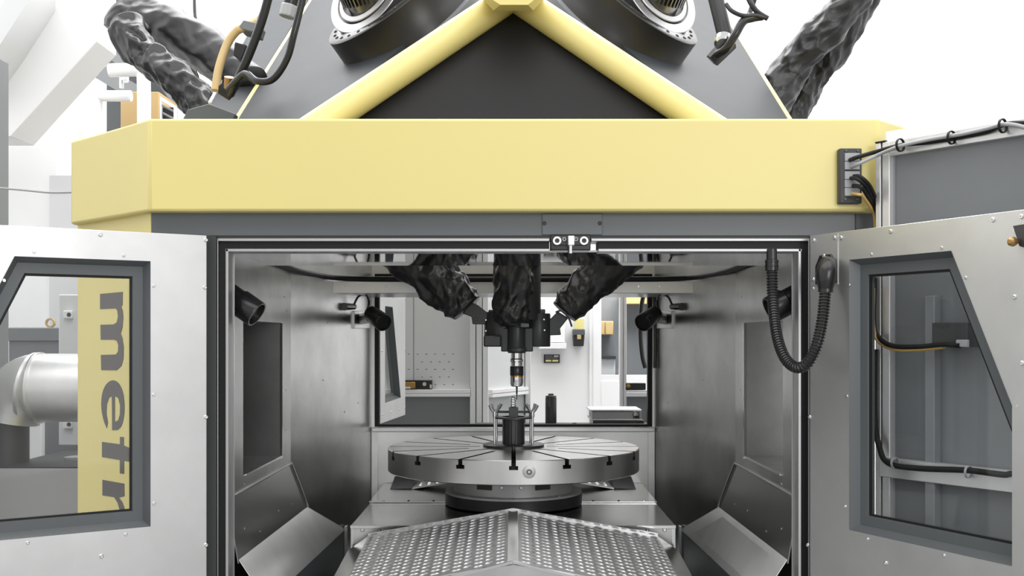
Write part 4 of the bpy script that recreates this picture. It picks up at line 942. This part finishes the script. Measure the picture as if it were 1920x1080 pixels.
# door in the back wall
dd = MB(); d0, d1 = YB - 0.03, YB + 0.03
z0_, z1_ = pz
for a, b_ in ((dx0, px[0][0]), (px[0][1], px[1][0]), (px[1][1], dx1)): dd.box(a, b_, d0, d1, z0_, z1_)
dd.box(dx0, dx1, d0, d1, z1_, dz1); dd.box(dx0, dx1, d0, d1, 0, z0_)
dr1 = struct('door_1', dd, 'white_paint'); 
for a, b_ in px: build('door_pane', MB().box(a, b_, YB - 0.003, YB + 0.003, z0_, z1_), 'clear_glass', dr1, smooth=None)
build('door_inset', MB().box(wx(1127), wx(1160), YB - 0.036, YB - 0.03, wz(800), wz(714)), 'white_paint', dr1, bev=0.003)
rm = MB(); xa, xb = dx0 - 0.5, dx1 + 0.9
rm.box(xa, xb, YB + 2.2, YB + 2.3, 0, 3); rm.box(xa - 0.1, xa, YB + 0.2, YB + 2.3, 0, 3); rm.box(xb, xb + 0.1, YB + 0.2, YB + 2.3, 0, 3)
struct('wall_side_room', rm, 'mid_grey')
struct('trim_1', MB().box(dx0 - 0.03, dx0, YB - 0.02, YB, 0, dz1 + 0.03).box(dx0 - 0.03, dx1 + 0.03, YB - 0.02, YB, dz1, dz1 + 0.03), 'white_paint')
yk = YB + 1.9
kc = root('wall_cabinet', P(1150, 627, yk), 'tan wall cabinet seen through the glazed door', 'cabinet')
build('cabinet_body', MB().box(wx(1118, yk), wx(1150, yk), yk, yk + 0.28, wz(628, yk), wz(602, yk)), 'tan_wood', kc, bev=0.004)
build('cabinet_door', MB().box(wx(1119, yk), wx(1133, yk), yk - 0.02, yk, wz(627, yk), wz(603, yk)).box(wx(1135, yk), wx(1149, yk), yk - 0.02, yk, wz(627, yk), wz(603, yk)), 'tan_wood', kc, bev=0.003)
kt = root('kitchen_counter', P(1150, 700, yk), 'pale counter below the tan cabinet behind the glazed door', 'counter')
build('counter_body', MB().box(wx(1110, yk), wx(1150, yk), yk - 0.2, yk + 0.28, 0, wz(672, yk)), 'light_grey', kt, bev=0.004)
build('counter_top', MB().box(wx(1109, yk), wx(1151, yk), yk - 0.23, yk + 0.28, wz(672, yk), wz(667, yk)), 'anthracite_dark', kt)
wc = tag(build('wall_beam', MB().box(wx(1165, yk), wx(1230, yk), yk, yk + 0.25, wz(570, yk), wz(545, yk)), 'tan_wood', bev=0.004), 'tan wooden wall shelf high up behind the glazed door', 'shelf')
# small things on the white wall
sg = root('info_sign', P(1034, 681, YB - 0.02), 'small dark sign with two yellow fields on the white wall', 'sign')
def wbx(u0, u1, v0, v1, d=0.02, t=0.0): return MB().box(wx(u0), wx(u1), YB - d, YB - t, wz(v1), wz(v0))
build('sign_plate', wbx(1019.5, 1049.5, 664.5, 680.5, 0.02), 'anthracite_dark', sg, bev=0.002)
for a, b_ in ((1023, 1033.5), (1035.5, 1046.5)): build('yellow_field', wbx(a, b_, 674.5, 678, 0.022, 0.019), 'note_yellow', sg)
build('white_field', wbx(1038.5, 1047, 666.5, 669, 0.022, 0.019), 'paper', sg)
build('text_line', wbx(1023, 1036, 667, 668, 0.022, 0.019).box(wx(1023), wx(1045), YB - 0.022, YB - 0.019, wz(671.6), wz(670.8)), 'grey_plastic', sg)
dp = root('tape_dispenser', P(1084, 651, YB - 0.1), 'dark wall dispenser with tan tag on the white wall', 'dispenser')
build('dispenser_body', MB().loft([[(wx(1074.5), YB - 0.1, wz(649)), (wx(1093), YB - 0.1, wz(649)), (wx(1093), YB, wz(649)), (wx(1074.5), YB, wz(649))], [(wx(1073), YB - 0.12, wz(629)), (wx(1094.5), YB - 0.12, wz(629)), (wx(1094.5), YB, wz(629)), (wx(1073), YB, wz(629))]]), 'anthracite_dark', dp, bev=0.006)
build('dispenser_lid', MB().box(wx(1072.5), wx(1095), YB - 0.13, YB, wz(629), wz(617)), 'anthracite', dp, bev=0.008)
build('tan_tag', MB().box(wx(1080.5), wx(1087.5), YB - 0.135, YB - 0.11, wz(636), wz(628)), 'tan_wood', dp, bev=0.002)
tag(build('paper_note', wbx(1077, 1095, 598, 617, 0.006), 'note_yellow'), 'yellow note on the white wall above the dark dispenser', 'note')
wcb = root('wall_cabinet', P(1020, 645, YB), 'flat white wall cabinet behind the spindle head', 'cabinet')
build('cabinet_body', wbx(985, 1058, 560, 642, 0.14), 'white_paint', wcb, bev=0.006)
build('cabinet_shelf', wbx(1010, 1060, 643, 654, 0.16), 'white_paint', wcb, bev=0.006)
# bench with bottle and binder just behind the hatch
YK = 5.52
zk = wz(798, YK)
tbx = root('work_bench', P(1080, 900, YK), 'dark bench standing right behind the rear hatch', 'bench')
build('bench_top', MB().box(-0.2, 0.95, YR + 0.12, 5.72, zk - 0.04, zk), 'anthracite_dark', tbx, bev=0.003)
for x in (-0.15, 0.88):
    for y in (YR + 0.17, 5.64): build('leg', MB().box(x, x + 0.05, y, y + 0.05, 0, zk - 0.04), 'anthracite', tbx)
fl = root('bottle', (P(1033, 798, YK).x, YK, zk), 'slim dark grey flask standing behind the rear hatch', 'bottle')
kk = YK / F
build('flask_body', MB().lathe([(10.3 * kk, 0), (10.5 * kk, 0.003), (10.5 * kk, 52 * kk), (9.8 * kk, 53 * kk), (9.8 * kk, 54 * kk)], fl.location, (0, 0, 1), 32), 'anthracite_dark', fl)
build('flask_cap', MB().lathe([(10.2 * kk, 54 * kk), (10.2 * kk, 56 * kk), (5 * kk, 57 * kk), (5 * kk, 60 * kk)], fl.location, (0, 0, 1), 32), 'anthracite', fl)
build('flask_clip', MB().box(fl.location.x - 4.5 * kk, fl.location.x - 1.5 * kk, YK - 11.5 * kk, YK - 9 * kk, zk + 36 * kk, zk + 55 * kk), 'black_plastic', fl)
bi = root('ring_binder', (P(1155, 795, YK).x, YK, wz(788, YK - 0.1)), 'thick ring binder lying flat behind the rear hatch, white cover on top', 'binder')
def bb(nm, u0, u1, v0, v1, y0, y1, mt, par, **kw): return build(nm, MB().box(wx(u0, YK - 0.1), wx(u1, YK - 0.1), YK + y0, YK + y1, wz(v1, YK - 0.1), wz(v0, YK - 0.1)), mt, par, **kw)
bb('cover', 1106, 1203, 768, 770.5, -0.1, 0.15, 'white_paint', bi, bev=0.001); bb('cover', 1108, 1203, 785.5, 788, -0.1, 0.15, 'paper', bi, bev=0.001)
bb('spine', 1199, 1203, 770.5, 785.5, -0.1, 0.15, 'binder', bi)
bb('pages', 1111, 1188, 772, 785.5, -0.09, 0.15, 'binder', bi, bev=0.002)
build('ring', MB().lathe([(0.017, -0.002), (0.017, 0.002), (0.014, 0.002), (0.014, -0.002)], P(1193, 778, YK - 0.105), (0.3, 1, 0), 18, closed=True), 'black_plastic', bi)
tag(bb('flat_case', 1112, 1208, 788, 801, -0.1, 0.16, 'black_plastic', None, bev=0.003), 'flat black case under the ring binder behind the rear hatch', 'case')
tag(build('pen_tool', MB().tube([P(1070, 797, YK - .05), P(1076, 794, YK - .05), P(1082, 795, YK - .05)], 0.004, 8), 'black_plastic'), 'small black tool between flask and binder behind the rear hatch', 'tool')
cg = 'dark hanging cables by the right rear lamp'
cable('cable', [P(1214, 540, 5.34), P(1204, 566, 5.34), P(1201, 620, 5.34), P(1204, 665, 5.34), P(1210, 690, 5.34)], 0.011, 'black_plastic', 'dark hanging cable loop left of the hatch edge by the right rear lamp', None)
cable('cable', [P(1226, 540, 5.15), P(1228, 580, 5.15), P(1229, 650, 5.15), P(1228, 690, 5.15)], 0.008, 'black_plastic', 'dark hanging cable right of the hatch edge by the right rear lamp', None)

# ------------------------------------------------------------------ left background
tag(build('control_cabinet', MB().box(-2.9, (17 - U0) / F * 5.1, 4.35, 5.1, 0, wz(118, 5.1)), 'mid_grey', bev=0.006), 'tall grey cabinet at the left edge, cut by the frame', 'cabinet')
dk = root('air_duct', P(110, 230, 6.6), 'broad white air duct with sloping underside at upper left', 'duct')
Yd = 6.2
fpoly = [(-120, -260), (182, -260), (182, 78), (57, 215), (20, 256), (-120, 256)]
build('duct_body', MB().prism([P(u, v, Yd) for u, v in fpoly], (0, 0.30, 0)), 'white_paint', dk, bev=0.004)
build('duct_leg', MB().box(wx(-60, 6.75), wx(108, 6.75), 6.74, 7.2, 0, wz(150, 6.75)), 'white_paint', dk)
tag(build('slanted_duct', MB().prism([P(u, v, 5.9) for u, v in ((-60, 170), (-60, 100), (36, -40), (60, -40), (60, -10), (0, 84))], (0, 0.3, 0)), 'light_grey'), 'pale slanted duct at the upper left corner above the grey cabinet', 'duct')
cable('cable', [P(-20, 351, 4.2), P(40, 356, 4.15), P(95, 361, 4.1), P(150, 360, 4.0)], 0.004, 'grey_plastic', 'thin grey cable strung from the left edge to the yellow beam')
# pipes, carton and grille behind the beam
Yp = 6.9
cable('pipe', [P(205, 132, Yp), P(240, 131, Yp), P(262, 131, Yp), P(268, 134, Yp), P(269, 142, Yp), P(270, 180, Yp), P(270, 300, Yp)], 0.042, 'white_paint', 'upper white pipe bending down beside the tan cupboard at upper left', 'white wall pipes', 'pipe')
cable('pipe', [P(246, 180, 7.1), P(200, 180, 7.1), P(187, 180, 7.1), P(182, 183, 7.1), P(181, 192, 7.1), P(181, 240, 7.1), P(181, 330, 7.1)], 0.036, 'white_paint', 'lower white pipe bending down at the white duct, behind the yellow beam', 'white wall pipes', 'pipe')
pv = root('pipe_valve', P(228, 160, 7.0), 'small metal tap under the upper white pipe', 'tap')
build('tap_body', MB().cyl(P(228, 138, 6.95), P(228, 165, 6.95), 0.014, n=14), 'bright_steel', pv)
build('tap_head', MB().box(wx(228, 6.93), wx(239, 6.93), 6.9, 6.96, wz(153, 6.93), wz(142, 6.93)), 'bright_steel', pv, bev=0.003)
tag(build('tan_cupboard', MB().box(wx(226, 7.4), wx(298, 7.4), 7.4, 7.8, 0, wz(172, 7.4)), 'cardboard', bev=0.004), 'tall tan cupboard behind the white pipes at upper left', 'cupboard')
vg = root('vent_grille', P(316, 218, 7.2), 'white framed vent grille with dark slats left of the dome', 'grille')
cut_plate('frame', [(wx(300, 7.2), wz(290, 7.2)), (wx(329, 7.2), wz(290, 7.2)), (wx(329, 7.2), wz(198, 7.2)), (wx(300, 7.2), wz(180, 7.2))], [[(wx(303, 7.2), wz(285, 7.2)), (wx(325.5, 7.2), wz(285, 7.2)), (wx(325.5, 7.2), wz(202, 7.2)), (wx(303, 7.2), wz(189, 7.2))]], (0, 7.2, 0), (1, 0, 0), (0, 0, 1), 0.03, 'white_paint', vg, back=(0, 1, 0))
build('shaft', MB().box(wx(300, 7.2), wx(329, 7.2), 7.24, 7.6, 0, wz(200, 7.2)), 'light_grey', vg)
build('backing', MB().box(wx(301, 7.2), wx(328, 7.2), 7.225, 7.235, wz(288, 7.2), wz(200, 7.2)), 'slot_dark', vg)
for i in range(6):
    zz = wz(205 + i * 14, 7.2)
    build('slat', MB().prism([(wx(303, 7.2), 7.205, zz + 0.03), (wx(325.5, 7.2), 7.205, zz - 0.01), (wx(325.5, 7.2), 7.215, zz - 0.02), (wx(303, 7.2), 7.215, zz + 0.02)], (0, 0, 0.006)), 'grey_plastic', vg)
rf = root('roof_truss', P(260, 60, 8.0), 'dark steel roof truss behind the sleeves at upper left', 'truss')
Yt = 7.9
for (a, b_) in (((215, 20), (420, 300)), ((180, 130), (400, 260)), ((215, 60), (300, 0)), ((215, 100), (260, 130))):
    build('truss_bar', MB().bar(P(a[0], a[1], Yt), P(b_[0], b_[1], Yt), 0.07, 0.11), 'mid_grey', rf)
build('truss_panel', MB().prism([P(u, v, Yt + 0.3) for u, v in ((200, -60), (250, -60), (310, 60), (430, 240), (430, 330), (200, 330))], (0, 0.05, 0)), 'anthracite', rf)
for u in (312, 322, 330): build('conduit', MB().cyl(P(u, -30, 7.8), P(u, 60, 7.8), 0.014, n=10), 'white_paint', rf)
tag(build('drop_pipe', MB().tube([P(364, -30, 7.6), P(365, 20, 7.6), P(367, 37, 7.6)], 0.011, 10), 'anthracite_dark'), 'thin dark pipe hanging on the pale wall left of the dome', 'pipe')
# seen through the left door window
sw = tag(build('partition_panel', MB().box(wx(95, 6.6), wx(190, 6.6), 6.58, 6.7, 0, wz(330, 6.6)), 'light_grey'), 'pale grey wall panel left of the yellow lettered column', 'panel')
db = root('duct_cabinet', P(70, 700, 5.6), 'dark grey flat cabinet behind the round silver duct', 'cabinet')
build('cabinet_body', MB().box(wx(16, 5.9), wx(145, 5.9), 5.9, 6.3, 0.75, wz(614, 5.9)), 'mid_grey', db, bev=0.005)
build('cabinet_lid', MB().box(wx(15, 5.9), wx(146, 5.9), 5.885, 5.9, wz(639, 5.9), wz(615, 5.9)), 'mid_grey', db, bev=0.003)
for x in (wx(62, 5.9), wx(85, 5.9)): build('leg', MB().box(x, x + 0.06, 5.92, 6.28, 0, 0.75), 'anthracite_dark', db)
tag(build('tape_roll', MB().lathe([(0.026, -0.01), (0.026, 0.01), (0.018, 0.01), (0.018, -0.01)], P(94.5, 605.5, 6.0), (0, 1, 0.0), 28, closed=True), 'tan_wood'), 'small tan tape roll standing on the dark cabinet', 'tape')
jb = root('junction_panel', P(130, 830, 5.5), 'tall pale grey service panel with two sockets beside the yellow column', 'panel')
build('panel_body', MB().box(wx(109.5, 5.5), wx(200, 5.5), 5.5, 5.6, wz(835, 5.5), wz(552, 5.5)), 'light_grey', jb, bev=0.006)
for v in (590, 795.5):
    so = build('socket', MB().box(wx(122, 5.5), wx(138, 5.5), 5.475, 5.5, wz(v + 7.5, 5.5), wz(v - 7.5, 5.5)), 'white_paint', jb, bev=0.004)
    build('socket_hole', MB().lathe([(0.010, 0), (0.010, 0.004), (0.006, 0.005)], P(129.5, v, 5.475), (0, -1, 0), 18), 'anthracite_dark', so)
build('panel_stand', MB().box(wx(150, 5.6), wx(170, 5.6), 5.56, 5.6, 0, wz(830, 5.6)), 'mid_grey', jb)
du = root('exhaust_duct', P(60, 730, 4.9), 'round galvanised exhaust duct with elbow behind the left door window', 'duct')
Yu = 4.9; rdu = 66 * Yu / F
build('duct_pipe', MB().cyl(P(75, 727, Yu), P(260, 727, Yu), rdu * 0.97, n=40), 'duct_metal', du)
pe = [P(75, 727, Yu), P(55, 730, Yu), P(37, 743, Yu), P(25, 764, Yu), P(19, 788, Yu)]
build('duct_elbow', MB().tube(pe, rdu * 0.99, 40, 3, rfun=lambda i, n: rdu * (1.0 - 0.22 * i / n)), 'duct_metal', du, smooth=12)
for a, ax_ in ((75, (1, 0, 0)), (58, (1, 0.0, -0.15)),):
    build('seam_ring', MB().lathe([(rdu * 1.02, -0.006), (rdu * 1.02, 0.006), (rdu * 0.95, 0.006), (rdu * 0.95, -0.006)], P(a, 727.5, Yu), ax_, 40, closed=True), 'duct_metal', du)
build('duct_leg', MB().cyl(P(17, 775, Yu), (P(17, 830, Yu).x, Yu, 0), 0.085, n=24), 'anthracite_dark', du)
tk = root('coolant_tank', P(100, 980, 4.7), 'low grey tank with dark top below the round duct', 'tank')
build('tank_body', MB().box(wx(32, 4.9), wx(330, 4.9), 4.72, 5.4, 0, wz(878, 4.72)), 'grey_plastic', tk, bev=0.004)
build('tank_top', MB().box(wx(33, 4.9), wx(329, 4.9), 4.72, 5.4, wz(878, 4.72), wz(875, 4.72)), 'anthracite_dark', tk, bev=0.002)
build('tank_cap', MB().lathe([(0.045, 0), (0.045, 0.012), (0.02, 0.016)], (wx(140, 5.0), 5.0, wz(875, 4.72)), (0, 0, 1), 24), 'grey_plastic', tk)
tag(build('white_board', MB().box(wx(28, 5.75), wx(77, 5.75), 5.75, 5.8, 0, wz(793, 5.75)), 'white_paint', bev=0.004), 'white board leaning below the dark cabinet behind the round duct', 'board')
